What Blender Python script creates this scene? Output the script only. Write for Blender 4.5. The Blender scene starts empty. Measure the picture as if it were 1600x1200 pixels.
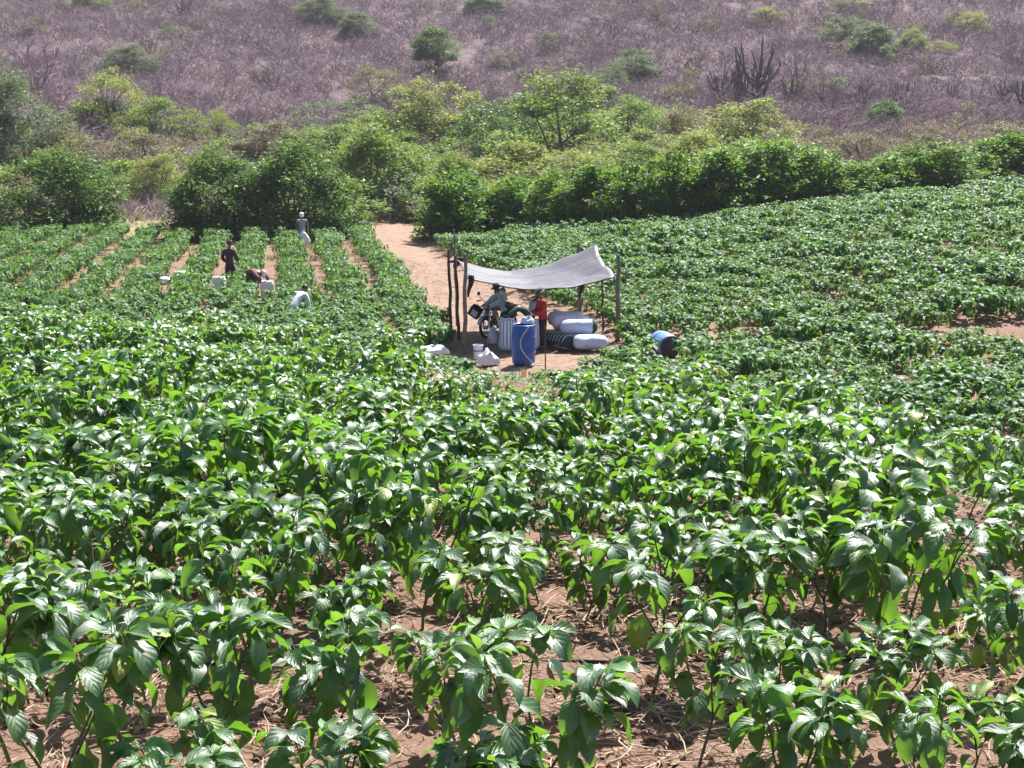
import bpy, math, random
import numpy as np
from mathutils import Vector, Matrix, Euler

# ------------------------------------------------------------------ camera, world, sun, exposure
SC = bpy.context.scene
COL = SC.collection
R = math.radians
rng = np.random.default_rng(11)
random.seed(5)

CAMZ = 5.8
F = 2200.0                       # focal length in photo pixels (photo 1600 x 1200)
PITCH = math.atan2(410.0, F)
cam_d = bpy.data.cameras.new('camera')
cam = bpy.data.objects.new('camera', cam_d)
COL.objects.link(cam)
cam.location = (0, 0, CAMZ)
cam.rotation_euler = (math.pi / 2 - PITCH, 0, 0)
cam_d.sensor_width = 36.0
cam_d.lens = F / 1600.0 * 36.0
cam_d.clip_start = 0.1
cam_d.clip_end = 2000.0
SC.camera = cam

SUN_AZ, SUN_EL = R(26), R(54)     # azimuth clockwise from +Y: the sun stands ahead of the camera
wd = bpy.data.worlds.new('World')
SC.world = wd
wd.use_nodes = True
wn = wd.node_tree
wn.nodes.clear()
w_out = wn.nodes.new('ShaderNodeOutputWorld')
w_bg = wn.nodes.new('ShaderNodeBackground')
w_sky = wn.nodes.new('ShaderNodeTexSky')
w_sky.sky_type = 'NISHITA'
w_sky.sun_disc = False
w_sky.sun_elevation = SUN_EL
w_sky.sun_rotation = SUN_AZ
w_sky.air_density = 1.0
w_sky.dust_density = 1.5
w_bg.inputs['Strength'].default_value = 0.066
wn.links.new(w_sky.outputs[0], w_bg.inputs['Color'])
wn.links.new(w_bg.outputs[0], w_out.inputs['Surface'])

sun_d = bpy.data.lights.new('sun', 'SUN')
sun_d.energy = 5.0
sun_d.angle = R(0.53)
sun_d.color = (1.0, 0.965, 0.93)
sun = bpy.data.objects.new('sun', sun_d)
COL.objects.link(sun)
sv = Vector((math.sin(SUN_AZ) * math.cos(SUN_EL), math.cos(SUN_AZ) * math.cos(SUN_EL), math.sin(SUN_EL)))
sun.rotation_euler = sv.to_track_quat('Z', 'Y').to_euler()
sun.location = (0, 0, 60)

SC.view_settings.view_transform = 'Standard'
SC.view_settings.look = 'None'
SC.view_settings.exposure = 1.38
SC.view_settings.gamma = 1.0
SC.view_settings.use_curve_mapping = False
SC.render.engine = 'CYCLES'
SC.cycles.use_denoising = True
SC.cycles.use_adaptive_sampling = True
SC.cycles.adaptive_threshold = 0.02
SC.cycles.max_bounces = 4
SC.cycles.diffuse_bounces = 2
SC.cycles.glossy_bounces = 2
SC.cycles.transmission_bounces = 2
SC.cycles.volume_bounces = 0
SC.cycles.caustics_reflective = False
SC.cycles.caustics_refractive = False

# ------------------------------------------------------------------ terrain as a function
_tab = np.random.default_rng(3).random((64, 64))


def vnoise(x, y):
    x = np.asarray(x, float); y = np.asarray(y, float)
    xi = np.floor(x).astype(int); yi = np.floor(y).astype(int)
    fx = x - xi; fy = y - yi
    fx = fx * fx * (3 - 2 * fx); fy = fy * fy * (3 - 2 * fy)
    a = _tab[xi % 64, yi % 64]; b = _tab[(xi + 1) % 64, yi % 64]
    c = _tab[xi % 64, (yi + 1) % 64]; d = _tab[(xi + 1) % 64, (yi + 1) % 64]
    return (a * (1 - fx) + b * fx) * (1 - fy) + (c * (1 - fx) + d * fx) * fy - 0.5


def fbm(x, y, o=4):
    s = 0; a = 1.0
    for k in range(o):
        s = s + a * vnoise(x * 2 ** k + 17.3 * k, y * 2 ** k + 9.1 * k)
        a *= 0.5
    return s


def sstep(a, b, x):
    t = np.clip((np.asarray(x, float) - a) / (b - a), 0, 1)
    return t * t * (3 - 2 * t)


_BX = [-40, -9.5, -3.2, -0.4, 1.2, 2.2, 3.5, 3.9, 6, 12]
_BY = [27.5, 26, 23.6, 20.6, 17.6, 15.9, 12.4, 9.8, 7, 4]
_HY = [0, 84, 105, 130, 170, 200, 260, 330, 430, 700]
_HZ = [0, 0, 0.9, 2.7, 7.6, 13.5, 27.5, 50, 86, 180]


def y_edge(x):                    # where the near terrace ends
    return np.interp(x, _BX, _BY)


def H(x, y):
    x = np.asarray(x, float); y = np.asarray(y, float)
    up = 3.6 - 0.075 * y
    rise = 4 * (1 - np.exp(-0.16 * np.maximum(0, x + 1) / 4)) * sstep(27, 62, y)
    hill = np.interp(y, _HY, _HZ)
    low = rise + hill + sstep(95, 140, y) * 2.2 * fbm(x / 28.0, y / 28.0, 3)
    t = sstep(0, 4.5, y - y_edge(x))
    return up * (1 - t) + low * t


def Hs(x, y):
    return float(H(x, y))


FW = Vector((0, math.cos(PITCH), -math.sin(PITCH)))
UP = Vector((0, math.sin(PITCH), math.cos(PITCH)))


def at_y(px, py, y):              # point on the sight line at depth y (metres along +Y)
    d = FW + Vector((1, 0, 0)) * ((px - 800) / F) + UP * (-(py - 600) / F)
    k = y / d.y
    return Vector((d.x * k, y, CAMZ + d.z * k))


def ground(px, py, y0=3.0):       # where a sight line meets the terrain
    y = y0
    p = at_y(px, py, y)
    while y < 500:
        p = at_y(px, py, y)
        if p.z <= Hs(p.x, p.y):
            break
        y *= 1.004
    p.z = Hs(p.x, p.y)
    return p


def project(x, y, z):
    v = np.stack([np.asarray(x, float), np.asarray(y, float), np.asarray(z, float) - CAMZ], -1)
    d = v @ np.array(FW)
    return 800 + F * v[..., 0] / d, 600 - F * (v @ np.array(UP)) / d


# ------------------------------------------------------------------ materials
def new_mat(name):
    m = bpy.data.materials.new(name)
    m.use_nodes = True
    nt = m.node_tree
    nt.nodes.clear()
    out = nt.nodes.new('ShaderNodeOutputMaterial')
    return m, nt, out


def nd(nt, typ, **kw):
    n = nt.nodes.new(typ)
    for k, v in kw.items():
        setattr(n, k, v)
    return n


def mixc(nt, fac, a, b, mode='MIX'):
    n = nt.nodes.new('ShaderNodeMix')
    n.data_type = 'RGBA'
    n.blend_type = mode
    for sock, v in ((n.inputs['Factor'], fac), (n.inputs['A'], a), (n.inputs['B'], b)):
        if hasattr(v, 'is_linked') or hasattr(v, 'links'):
            nt.links.new(v, sock)
        elif isinstance(v, (int, float)):
            sock.default_value = v
        else:
            sock.default_value = (*v, 1)
    return n.outputs['Result']


def math_n(nt, op, a, b=None, clamp=False):
    n = nt.nodes.new('ShaderNodeMath')
    n.operation = op
    n.use_clamp = clamp
    for i, v in enumerate((a, b)):
        if v is None:
            continue
        if isinstance(v, (int, float)):
            n.inputs[i].default_value = v
        else:
            nt.links.new(v, n.inputs[i])
    return n.outputs[0]


def noise_n(nt, scale, detail=3, coord='Object', rough=0.6, vec=None):
    t = nd(nt, 'ShaderNodeTexNoise')
    t.inputs['Scale'].default_value = scale
    t.inputs['Detail'].default_value = detail
    t.inputs['Roughness'].default_value = rough
    if vec is None:
        tc = nd(nt, 'ShaderNodeTexCoord')
        vec = tc.outputs[coord]
    nt.links.new(vec, t.inputs['Vector'])
    return t.outputs['Fac']


def ramp(nt, fac, stops):
    r = nd(nt, 'ShaderNodeValToRGB')
    el = r.color_ramp.elements
    while len(el) < len(stops):
        el.new(0.5)
    for e, (p, c) in zip(el, stops):
        e.position = p
        e.color = (*c, 1)
    nt.links.new(fac, r.inputs[0])
    return r.outputs[0]


def simple_mat(name, c, c2=None, scale=8.0, rough=0.7, bump=0.0, bscale=None, metallic=0.0, spec=0.5):
    m, nt, out = new_mat(name)
    b = nd(nt, 'ShaderNodeBsdfPrincipled')
    b.inputs['Roughness'].default_value = rough
    b.inputs['Metallic'].default_value = metallic
    b.inputs['Specular IOR Level'].default_value = spec
    if c2 is None:
        c2 = tuple(v * 0.75 for v in c)
    f = noise_n(nt, scale, 4)
    f2 = math_n(nt, 'MULTIPLY_ADD', f, 2.2); nt.nodes[-1].inputs[2].default_value = -0.6; nt.nodes[-1].use_clamp = True
    nt.links.new(mixc(nt, f2, c, c2), b.inputs['Base Color'])
    if bump:
        bn = nd(nt, 'ShaderNodeBump')
        bn.inputs['Strength'].default_value = bump
        bn.inputs['Distance'].default_value = 0.035
        nt.links.new(noise_n(nt, bscale or scale * 2, 4), bn.inputs['Height'])
        nt.links.new(bn.outputs[0], b.inputs['Normal'])
    nt.links.new(b.outputs[0], out.inputs[0])
    return m


def leaf_mat(name, dark, light, young, trans, rough=0.4, tf=0.35, veins=True, spec=0.5, coat=0.0):
    """Leaf: glossy upper skin over a translucent blade. 'rnd' is a value per leaf, 'yng' marks tip leaves."""
    m, nt, out = new_mat(name)
    at = nd(nt, 'ShaderNodeAttribute', attribute_name='rnd')
    yg = nd(nt, 'ShaderNodeAttribute', attribute_name='yng')
    oi = nd(nt, 'ShaderNodeObjectInfo')
    r = math_n(nt, 'FRACT', math_n(nt, 'ADD', at.outputs['Fac'], oi.outputs['Random']))
    base = mixc(nt, r, dark, light)
    base = mixc(nt, yg.outputs['Fac'], base, young)
    base = mixc(nt, math_n(nt, 'GREATER_THAN', r, 0.972), base, tuple(min(0.5, c * k_) for c, k_ in zip(young, (2.6, 1.35, 1.0))))     # a few yellowing leaves
    b = nd(nt, 'ShaderNodeBsdfPrincipled')
    b.inputs['Specular IOR Level'].default_value = spec
    tr = nd(nt, 'ShaderNodeBsdfTranslucent')
    tcol = mixc(nt, r, trans, tuple(v * 0.6 for v in trans))
    b.inputs['Roughness'].default_value = rough
    b.inputs['Coat Weight'].default_value = coat
    b.inputs['Coat Roughness'].default_value = 0.36
    if veins:
        rv = math_n(nt, 'MULTIPLY_ADD', noise_n(nt, 3.0, 3), 0.30)
        nt.nodes[-1].inputs[2].default_value = rough - 0.15
        nt.links.new(math_n(nt, 'ADD', rv, math_n(nt, 'MULTIPLY', math_n(nt, 'SUBTRACT', r, 0.35), 0.28)), b.inputs['Roughness'])
        uv = nd(nt, 'ShaderNodeUVMap')
        sp = nd(nt, 'ShaderNodeSeparateXYZ')
        nt.links.new(uv.outputs[0], sp.inputs[0])
        u, v = sp.outputs[0], sp.outputs[1]
        av = math_n(nt, 'ABSOLUTE', math_n(nt, 'SUBTRACT', v, 0.5))
        ph = math_n(nt, 'SUBTRACT', math_n(nt, 'MULTIPLY', u, 5.0), math_n(nt, 'MULTIPLY', av, 4.5))
        st = math_n(nt, 'ABSOLUTE', math_n(nt, 'SUBTRACT', math_n(nt, 'FRACT', ph), 0.5))
        side = math_n(nt, 'SUBTRACT', 1.0, math_n(nt, 'MULTIPLY', st, 9.0), True)
        mid = math_n(nt, 'SUBTRACT', 1.0, math_n(nt, 'MULTIPLY', av, 22.0), True)
        vein = math_n(nt, 'MAXIMUM', side, mid)
        base = mixc(nt, math_n(nt, 'MULTIPLY', vein, 0.18), base, tuple(min(1, c * 1.9) for c in light))
        pil = math_n(nt, 'ADD', math_n(nt, 'MULTIPLY', st, -1.6), math_n(nt, 'MULTIPLY', noise_n(nt, 60, 2, vec=None), 0.7))
        hgt = math_n(nt, 'SUBTRACT', math_n(nt, 'MULTIPLY', pil, -1.0), math_n(nt, 'MULTIPLY', mid, 0.8))
        bn = nd(nt, 'ShaderNodeBump')
        bn.inputs['Strength'].default_value = 0.42
        bn.inputs['Distance'].default_value = 0.004
        nt.links.new(hgt, bn.inputs['Height'])
        nt.links.new(bn.outputs[0], b.inputs['Normal'])
    nt.links.new(base, b.inputs['Base Color'])
    nt.links.new(tcol, tr.inputs['Color'])
    mx = nd(nt, 'ShaderNodeMixShader')
    mx.inputs[0].default_value = tf
    nt.links.new(b.outputs[0], mx.inputs[1])
    nt.links.new(tr.outputs[0], mx.inputs[2])
    nt.links.new(mx.outputs[0], out.inputs[0])
    return m


M = {}
M['pepper_leaf'] = leaf_mat('pepper_leaf', (0.016, 0.062, 0.028), (0.038, 0.12, 0.03), (0.10, 0.25, 0.035), (0.22, 0.47, 0.03), rough=0.41, tf=0.40, spec=1.0, coat=0.35)
M['field_leaf'] = leaf_mat('field_leaf', (0.022, 0.078, 0.032), (0.058, 0.15, 0.045), (0.12, 0.25, 0.06), (0.2, 0.40, 0.05), rough=0.55, tf=0.35, veins=False, spec=0.42)
M['stem'] = simple_mat('stem', (0.07, 0.12, 0.035), (0.10, 0.10, 0.05), 30, 0.6)
M['pepper_skin'] = simple_mat('pepper_skin', (0.02, 0.09, 0.02), (0.03, 0.12, 0.02), 20, 0.25)
CROWN = {
    'dark': leaf_mat('crown_dark', (0.028, 0.075, 0.03), (0.075, 0.155, 0.04), (0.17, 0.29, 0.05), (0.19, 0.35, 0.045), tf=0.33, veins=False, rough=0.5, spec=0.2),
    'mid': leaf_mat('crown_mid', (0.07, 0.13, 0.035), (0.15, 0.24, 0.055), (0.26, 0.36, 0.08), (0.34, 0.48, 0.07), tf=0.35, veins=False, rough=0.55, spec=0.2),
    'lime': leaf_mat('crown_lime', (0.13, 0.18, 0.05), (0.24, 0.29, 0.075), (0.34, 0.37, 0.1), (0.42, 0.48, 0.10), tf=0.38, veins=False, rough=0.55, spec=0.2),
    'olive': leaf_mat('crown_olive', (0.135, 0.12, 0.08), (0.21, 0.18, 0.12), (0.26, 0.23, 0.12), (0.32, 0.29, 0.15), tf=0.33, veins=False, rough=0.6, spec=0.2),
    'grey': leaf_mat('crown_grey', (0.09, 0.13, 0.08), (0.15, 0.2, 0.12), (0.2, 0.27, 0.13), (0.24, 0.33, 0.12), tf=0.33, veins=False, rough=0.6, spec=0.2),
    'hedge': leaf_mat('crown_hedge', (0.024, 0.075, 0.03), (0.06, 0.145, 0.035), (0.18, 0.36, 0.04), (0.25, 0.46, 0.03), tf=0.34, veins=False, rough=0.55, spec=0.25),
}
M['bark'] = simple_mat('bark', (0.16, 0.12, 0.095), (0.08, 0.06, 0.05), 10, 0.9, 0.4)
M['bare_twig'] = simple_mat('bare_twig', (0.28, 0.195, 0.208), (0.18, 0.126, 0.138), 1.2, 0.9)
M['bare_twig_pale'] = simple_mat('bare_twig_pale', (0.39, 0.30, 0.31), (0.27, 0.20, 0.21), 1.2, 0.9)
M['bare_twig_dark'] = simple_mat('bare_twig_dark', (0.12, 0.09, 0.085), (0.18, 0.135, 0.13), 1.5, 0.9)
M['cactus_skin'] = simple_mat('cactus_skin', (0.085, 0.07, 0.068), (0.13, 0.105, 0.10), 3, 0.8)
M['old_wood'] = simple_mat('old_wood', (0.25, 0.19, 0.165), (0.13, 0.095, 0.085), 9, 0.85, 0.5, 40)
M['dark_wood'] = simple_mat('dark_wood', (0.12, 0.075, 0.06), (0.06, 0.04, 0.035), 9, 0.85, 0.5, 40)
M['straw'] = simple_mat('straw', (0.55, 0.43, 0.31), (0.30, 0.20, 0.135), 3, 0.8)
M['dead_leaf'] = simple_mat('dead_leaf', (0.30, 0.2, 0.12), (0.18, 0.10, 0.06), 14, 0.8)
M['clod'] = simple_mat('clod', (0.27, 0.165, 0.115), (0.15, 0.088, 0.062), 10, 0.95, 0.5, 60)
M['grass'] = leaf_mat('grass', (0.10, 0.17, 0.03), (0.2, 0.26, 0.06), (0.3, 0.3, 0.1), (0.3, 0.4, 0.06), tf=0.35, veins=False, rough=0.6)
M['dry_grass'] = leaf_mat('dry_grass', (0.34, 0.27, 0.15), (0.26, 0.24, 0.11), (0.3, 0.3, 0.1), (0.35, 0.3, 0.14), tf=0.3, veins=False, rough=0.8)
M['hose_black'] = simple_mat('hose_black', (0.03, 0.03, 0.034), None, 5, 0.35)
M['drum_blue'] = simple_mat('drum_blue', (0.018, 0.075, 0.33), (0.025, 0.095, 0.36), 3, 0.38, 0.08, 40)
M['drum_pale'] = simple_mat('drum_pale', (0.19, 0.33, 0.56), (0.10, 0.22, 0.46), 5, 0.45, 0.08, 40)
M['drum_shaded'] = simple_mat('drum_shaded', (0.05, 0.055, 0.085), (0.035, 0.04, 0.06), 4, 0.5)  # end cap turned from the sun: its shade is put into the colour
M['hose_white'] = simple_mat('hose_white', (0.62, 0.66, 0.72), None, 4, 0.4)
M['sack_white'] = simple_mat('sack_white', (0.82, 0.82, 0.84), (0.64, 0.63, 0.63), 5, 0.65, 0.7, 9)
M['sack_blue'] = simple_mat('sack_blue', (0.50, 0.58, 0.72), (0.42, 0.5, 0.66), 5, 0.65, 0.7, 9)
M['cloth_dark'] = simple_mat('cloth_dark', (0.025, 0.022, 0.028), None, 6, 0.8)
M['red_shirt'] = simple_mat('red_shirt', (0.42, 0.02, 0.03), (0.33, 0.014, 0.022), 9, 0.8, 0.5, 14)
M['maroon_shirt'] = simple_mat('maroon_shirt', (0.055, 0.02, 0.036), (0.04, 0.014, 0.026), 9, 0.8, 0.5, 14)
M['pink_shirt'] = simple_mat('pink_shirt', (0.17, 0.05, 0.06), (0.09, 0.03, 0.035), 9, 0.8, 0.5, 14)
M['grey_shirt'] = simple_mat('grey_shirt', (0.30, 0.33, 0.38), (0.24, 0.27, 0.32), 9, 0.8, 0.5, 14)
M['blue_grey_shirt'] = simple_mat('blue_grey_shirt', (0.52, 0.58, 0.64), (0.42, 0.48, 0.56), 9, 0.8, 0.5, 14)
M['lilac_shirt'] = simple_mat('lilac_shirt', (0.50, 0.48, 0.60), (0.4, 0.38, 0.5), 9, 0.8, 0.5, 14)
M['white_cloth'] = simple_mat('white_cloth', (0.78, 0.78, 0.79), (0.66, 0.67, 0.7), 9, 0.8, 0.5, 14)
M['green_shirt'] = simple_mat('green_shirt', (0.02, 0.055, 0.04), (0.014, 0.035, 0.028), 9, 0.8, 0.5, 14)
M['black_cloth'] = simple_mat('black_cloth', (0.016, 0.015, 0.022), None, 9, 0.85, 0.4, 14)
M['dark_red_cloth'] = simple_mat('dark_red_cloth', (0.07, 0.018, 0.025), None, 9, 0.85, 0.4, 14)
M['skin'] = simple_mat('skin', (0.22, 0.115, 0.075), (0.18, 0.09, 0.06), 12, 0.55)
M['hair'] = simple_mat('hair', (0.012, 0.01, 0.01), None, 30, 0.5)
M['hat_grey'] = simple_mat('hat_grey', (0.085, 0.08, 0.08), None, 12, 0.85)
M['cap_red'] = simple_mat('cap_red', (0.2, 0.04, 0.06), None, 12, 0.85)
M['cap_pale'] = simple_mat('cap_pale', (0.55, 0.45, 0.45), None, 12, 0.85)
M['rubber'] = simple_mat('rubber', (0.016, 0.015, 0.015), None, 20, 0.8)
M['chrome'] = simple_mat('chrome', (0.6, 0.6, 0.62), None, 10, 0.25, metallic=0.9)
M['bike_black'] = simple_mat('bike_black', (0.02, 0.02, 0.024), None, 10, 0.3)
M['bike_purple'] = simple_mat('bike_purple', (0.10, 0.06, 0.20), (0.06, 0.04, 0.12), 6, 0.3)
M['bike_white'] = simple_mat('bike_white', (0.6, 0.58, 0.66), None, 6, 0.35)
M['lamp_glass'] = simple_mat('lamp_glass', (0.7, 0.7, 0.72), None, 10, 0.1)
M['bucket_white'] = simple_mat('bucket_white', (0.66, 0.67, 0.74), (0.58, 0.6, 0.68), 6, 0.5)
M['bucket_band'] = simple_mat('bucket_band', (0.2, 0.23, 0.38), None, 6, 0.5)


def tarp_mat():
    m, nt, out = new_mat('tarp_plastic')
    b = nd(nt, 'ShaderNodeBsdfPrincipled')
    b.inputs['Roughness'].default_value = 0.5
    f = noise_n(nt, 1.6, 4)
    c = mixc(nt, f, (0.12, 0.112, 0.127), (0.06, 0.057, 0.068))
    uv = nd(nt, 'ShaderNodeUVMap')
    w = nd(nt, 'ShaderNodeTexWave', wave_type='BANDS', bands_direction='X')
    w.inputs['Scale'].default_value = 9
    w.inputs['Distortion'].default_value = 2.5
    w.inputs['Detail'].default_value = 3
    nt.links.new(uv.outputs[0], w.inputs['Vector'])
    c = mixc(nt, math_n(nt, 'MULTIPLY', w.outputs['Fac'], 0.3), c, (0.085, 0.08, 0.092))
    nt.links.new(c, b.inputs['Base Color'])
    bn = nd(nt, 'ShaderNodeBump')
    bn.inputs['Strength'].default_value = 0.5
    bn.inputs['Distance'].default_value = 0.05
    nt.links.new(noise_n(nt, 2.2, 3), bn.inputs['Height'])
    nt.links.new(bn.outputs[0], b.inputs['Normal'])
    nt.links.new(b.outputs[0], out.inputs[0])
    return m


def striped_sack_mat():
    m, nt, out = new_mat('sack_striped')
    b = nd(nt, 'ShaderNodeBsdfPrincipled')
    b.inputs['Roughness'].default_value = 0.6
    uv = nd(nt, 'ShaderNodeUVMap')
    sp = nd(nt, 'ShaderNodeSeparateXYZ')
    nt.links.new(uv.outputs[0], sp.inputs[0])
    s = math_n(nt, 'FRACT', math_n(nt, 'MULTIPLY', sp.outputs[0], 16.0))
    k = math_n(nt, 'GREATER_THAN', s, 0.62)
    c = mixc(nt, noise_n(nt, 5, 3), (0.62, 0.66, 0.76), (0.5, 0.55, 0.68))
    c = mixc(nt, k, c, (0.15, 0.19, 0.30))
    nt.links.new(c, b.inputs['Base Color'])
    bn = nd(nt, 'ShaderNodeBump')
    bn.inputs['Strength'].default_value = 0.6
    bn.inputs['Distance'].default_value = 0.02
    nt.links.new(noise_n(nt, 9, 3), bn.inputs['Height'])
    nt.links.new(bn.outputs[0], b.inputs['Normal'])
    nt.links.new(b.outputs[0], out.inputs[0])
    return m


def ground_mat():
    m, nt, out = new_mat('ground_soil')
    b = nd(nt, 'ShaderNodeBsdfPrincipled')
    b.inputs['Roughness'].default_value = 0.95
    b.inputs['Specular IOR Level'].default_value = 0.15
    n1 = noise_n(nt, 0.8, 5)
    n2 = noise_n(nt, 14, 6, rough=0.7)
    soil = mixc(nt, n1, (0.215, 0.132, 0.095), (0.295, 0.19, 0.135))
    soil = mixc(nt, ramp(nt, n2, [(0.35, (0, 0, 0)), (0.65, (1, 1, 1))]), mixc(nt, 0.5, soil, (0.13, 0.075, 0.055)), soil)
    road = mixc(nt, n1, (0.265, 0.175, 0.125), (0.32, 0.22, 0.16))
    road = mixc(nt, ramp(nt, noise_n(nt, 2.5, 5), [(0.45, (0, 0, 0)), (0.7, (1, 1, 1))]), road, (0.20, 0.135, 0.10))
    hill = mixc(nt, ramp(nt, noise_n(nt, 0.12, 5), [(0.35, (0, 0, 0)), (0.65, (1, 1, 1))]), (0.19, 0.132, 0.132), (0.145, 0.105, 0.10))
    hill = mixc(nt, ramp(nt, noise_n(nt, 1.1, 4), [(0.4, (0, 0, 0)), (0.6, (1, 1, 1))]), hill, (0.10, 0.074, 0.08))
    grs = mixc(nt, noise_n(nt, 6, 3), (0.22, 0.23, 0.09), (0.33, 0.27, 0.15))
    for nm, c in (('road', road), ('hill', hill), ('turf', grs)):
        a = nd(nt, 'ShaderNodeAttribute', attribute_name=nm)
        soil = mixc(nt, a.outputs['Fac'], soil, c)
    nt.links.new(soil, b.inputs['Base Color'])
    bn = nd(nt, 'ShaderNodeBump')
    bn.inputs['Strength'].default_value = 0.8
    bn.inputs['Distance'].default_value = 0.05
    nt.links.new(noise_n(nt, 22, 6, rough=0.7), bn.inputs['Height'])
    nt.links.new(bn.outputs[0], b.inputs['Normal'])
    nt.links.new(b.outputs[0], out.inputs[0])
    return m


M['tarp'] = tarp_mat()
M['sack_striped'] = striped_sack_mat()
M['ground'] = ground_mat()


# ------------------------------------------------------------------ mesh helpers
def fast_mesh(name, V, Fc, mat=None, uv=None, attrs=None, smooth=True):
    """V (n,3), Fc (m,k) with k = 3 or 4, uv per loop (m*k,2), attrs {name: per-vertex values}."""
    V = np.ascontiguousarray(V, dtype=np.float32)
    Fc = np.ascontiguousarray(Fc, dtype=np.int32)
    me = bpy.data.meshes.new(name)
    k = Fc.shape[1]
    me.vertices.add(len(V)); me.vertices.foreach_set('co', V.ravel())
    me.loops.add(Fc.size); me.loops.foreach_set('vertex_index', Fc.ravel())
    me.polygons.add(len(Fc))
    me.polygons.foreach_set('loop_start', np.arange(0, Fc.size, k, dtype=np.int32))
    try:
        me.polygons.foreach_set('loop_total', np.full(len(Fc), k, dtype=np.int32))
    except Exception:
        pass
    if smooth:
        me.polygons.foreach_set('use_smooth', np.ones(len(Fc), dtype=bool))
    me.update(calc_edges=True)
    if uv is not None:
        l = me.uv_layers.new(name='UVMap')
        l.data.foreach_set('uv', np.ascontiguousarray(uv, dtype=np.float32).ravel())
    for an, val in (attrs or {}).items():
        a = me.attributes.new(an, 'FLOAT', 'POINT')
        a.data.foreach_set('value', np.ascontiguousarray(val, dtype=np.float32))
    if mat:
        me.materials.append(mat)
    return me


def obj(name, me, parent=None, loc=None, rot=None, scale=None, link=True):
    o = bpy.data.objects.new(name, me)
    if link:
        COL.objects.link(o)
    if parent is not None:
        o.parent = parent
    if loc is not None:
        o.location = loc
    if rot is not None:
        o.rotation_euler = rot
    if scale is not None:
        o.scale = scale if hasattr(scale, '__len__') else (scale,) * 3
    return o


def tag(o, label=None, cat=None, group=None, kind=None):
    if label: o['label'] = label
    if cat: o['category'] = cat
    if group: o['group'] = group
    if kind: o['kind'] = kind
    return o


def empty(name, loc=(0, 0, 0), rz=0, scale=1):
    o = obj(name, None, loc=loc, rot=(0, 0, rz), scale=scale)
    o.empty_display_size = 0.2
    return o


class MB:
    """Collects simple solids into one mesh."""
    def __init__(s):
        s.v = []; s.f = []

    def add(s, v, f):
        b = len(s.v)
        s.v += [tuple(p) for p in v]
        s.f += [tuple(i + b for i in q) for q in f]
        return s

    def box(s, c, d, rot=None):
        cx = Vector(c)
        pts = [Vector((x * d[0] / 2, y * d[1] / 2, z * d[2] / 2)) for x in (-1, 1) for y in (-1, 1) for z in (-1, 1)]
        if rot: pts = [Euler(rot).to_matrix() @ p for p in pts]
        return s.add([p + cx for p in pts], [(0, 1, 3, 2), (4, 6, 7, 5), (0, 4, 5, 1), (2, 3, 7, 6), (0, 2, 6, 4), (1, 5, 7, 3)])

    def tube(s, pts, rad, n=8, cap=True):
        pts = [Vector(p) for p in pts]
        if not hasattr(rad, '__len__'): rad = [rad] * len(pts)
        b = len(s.v)
        for i, p in enumerate(pts):
            d = (pts[min(i + 1, len(pts) - 1)] - pts[max(i - 1, 0)]).normalized()
            a = Vector((0, 0, 1)) if abs(d.z) < 0.9 else Vector((1, 0, 0))
            e1 = d.cross(a).normalized(); e2 = d.cross(e1)
            for k in range(n):
                t = 2 * math.pi * k / n
                s.v.append(tuple(p + (e1 * math.cos(t) + e2 * math.sin(t)) * rad[i]))
        for i in range(len(pts) - 1):
            for k in range(n):
                k2 = (k + 1) % n
                s.f.append((b + i * n + k, b + i * n + k2, b + (i + 1) * n + k2, b + (i + 1) * n + k))
        if cap:
            s.f.append(tuple(b + k for k in range(n)))
            e = b + (len(pts) - 1) * n
            s.f.append(tuple(e + n - 1 - k for k in range(n)))
        return s

    def lathe(s, prof, n=24, mat=None):
        b = len(s.v)
        for r, z in prof:
            for k in range(n):
                t = 2 * math.pi * k / n
                s.v.append((r * math.cos(t), r * math.sin(t), z))
        for i in range(len(prof) - 1):
            for k in range(n):
                k2 = (k + 1) % n
                s.f.append((b + i * n + k, b + i * n + k2, b + (i + 1) * n + k2, b + (i + 1) * n + k))
        return s

    def torus(s, R_, r, c=(0, 0, 0), axis='x', n=28, m=8):
        b = len(s.v)
        for i in range(n):
            t = 2 * math.pi * i / n
            for j in range(m):
                p = 2 * math.pi * j / m
                q = R_ + r * math.cos(p)
                x, y, z = q * math.cos(t), q * math.sin(t), r * math.sin(p)
                if axis == 'x': x, y, z = z, x, y
                elif axis == 'y': x, y, z = x, z, y
                s.v.append((x + c[0], y + c[1], z + c[2]))
        for i in range(n):
            for j in range(m):
                s.f.append((b + i * m + j, b + ((i + 1) % n) * m + j, b + ((i + 1) % n) * m + (j + 1) % m, b + i * m + (j + 1) % m))
        return s

    def mesh(s, name, mat, smooth=True):
        me = bpy.data.meshes.new(name)
        me.from_pydata(s.v, [], s.f)
        me.materials.append(mat)
        if smooth:
            me.polygons.foreach_set('use_smooth', [True] * len(me.polygons))
            try:
                me.set_sharp_from_angle(angle=R(40))
            except Exception:
                pass
        me.update()
        return me

    def build(s, name, mat, parent=None, loc=None, rot=None, smooth=True):
        return obj(name, s.mesh(name, mat, smooth), parent, loc, rot)


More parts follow.
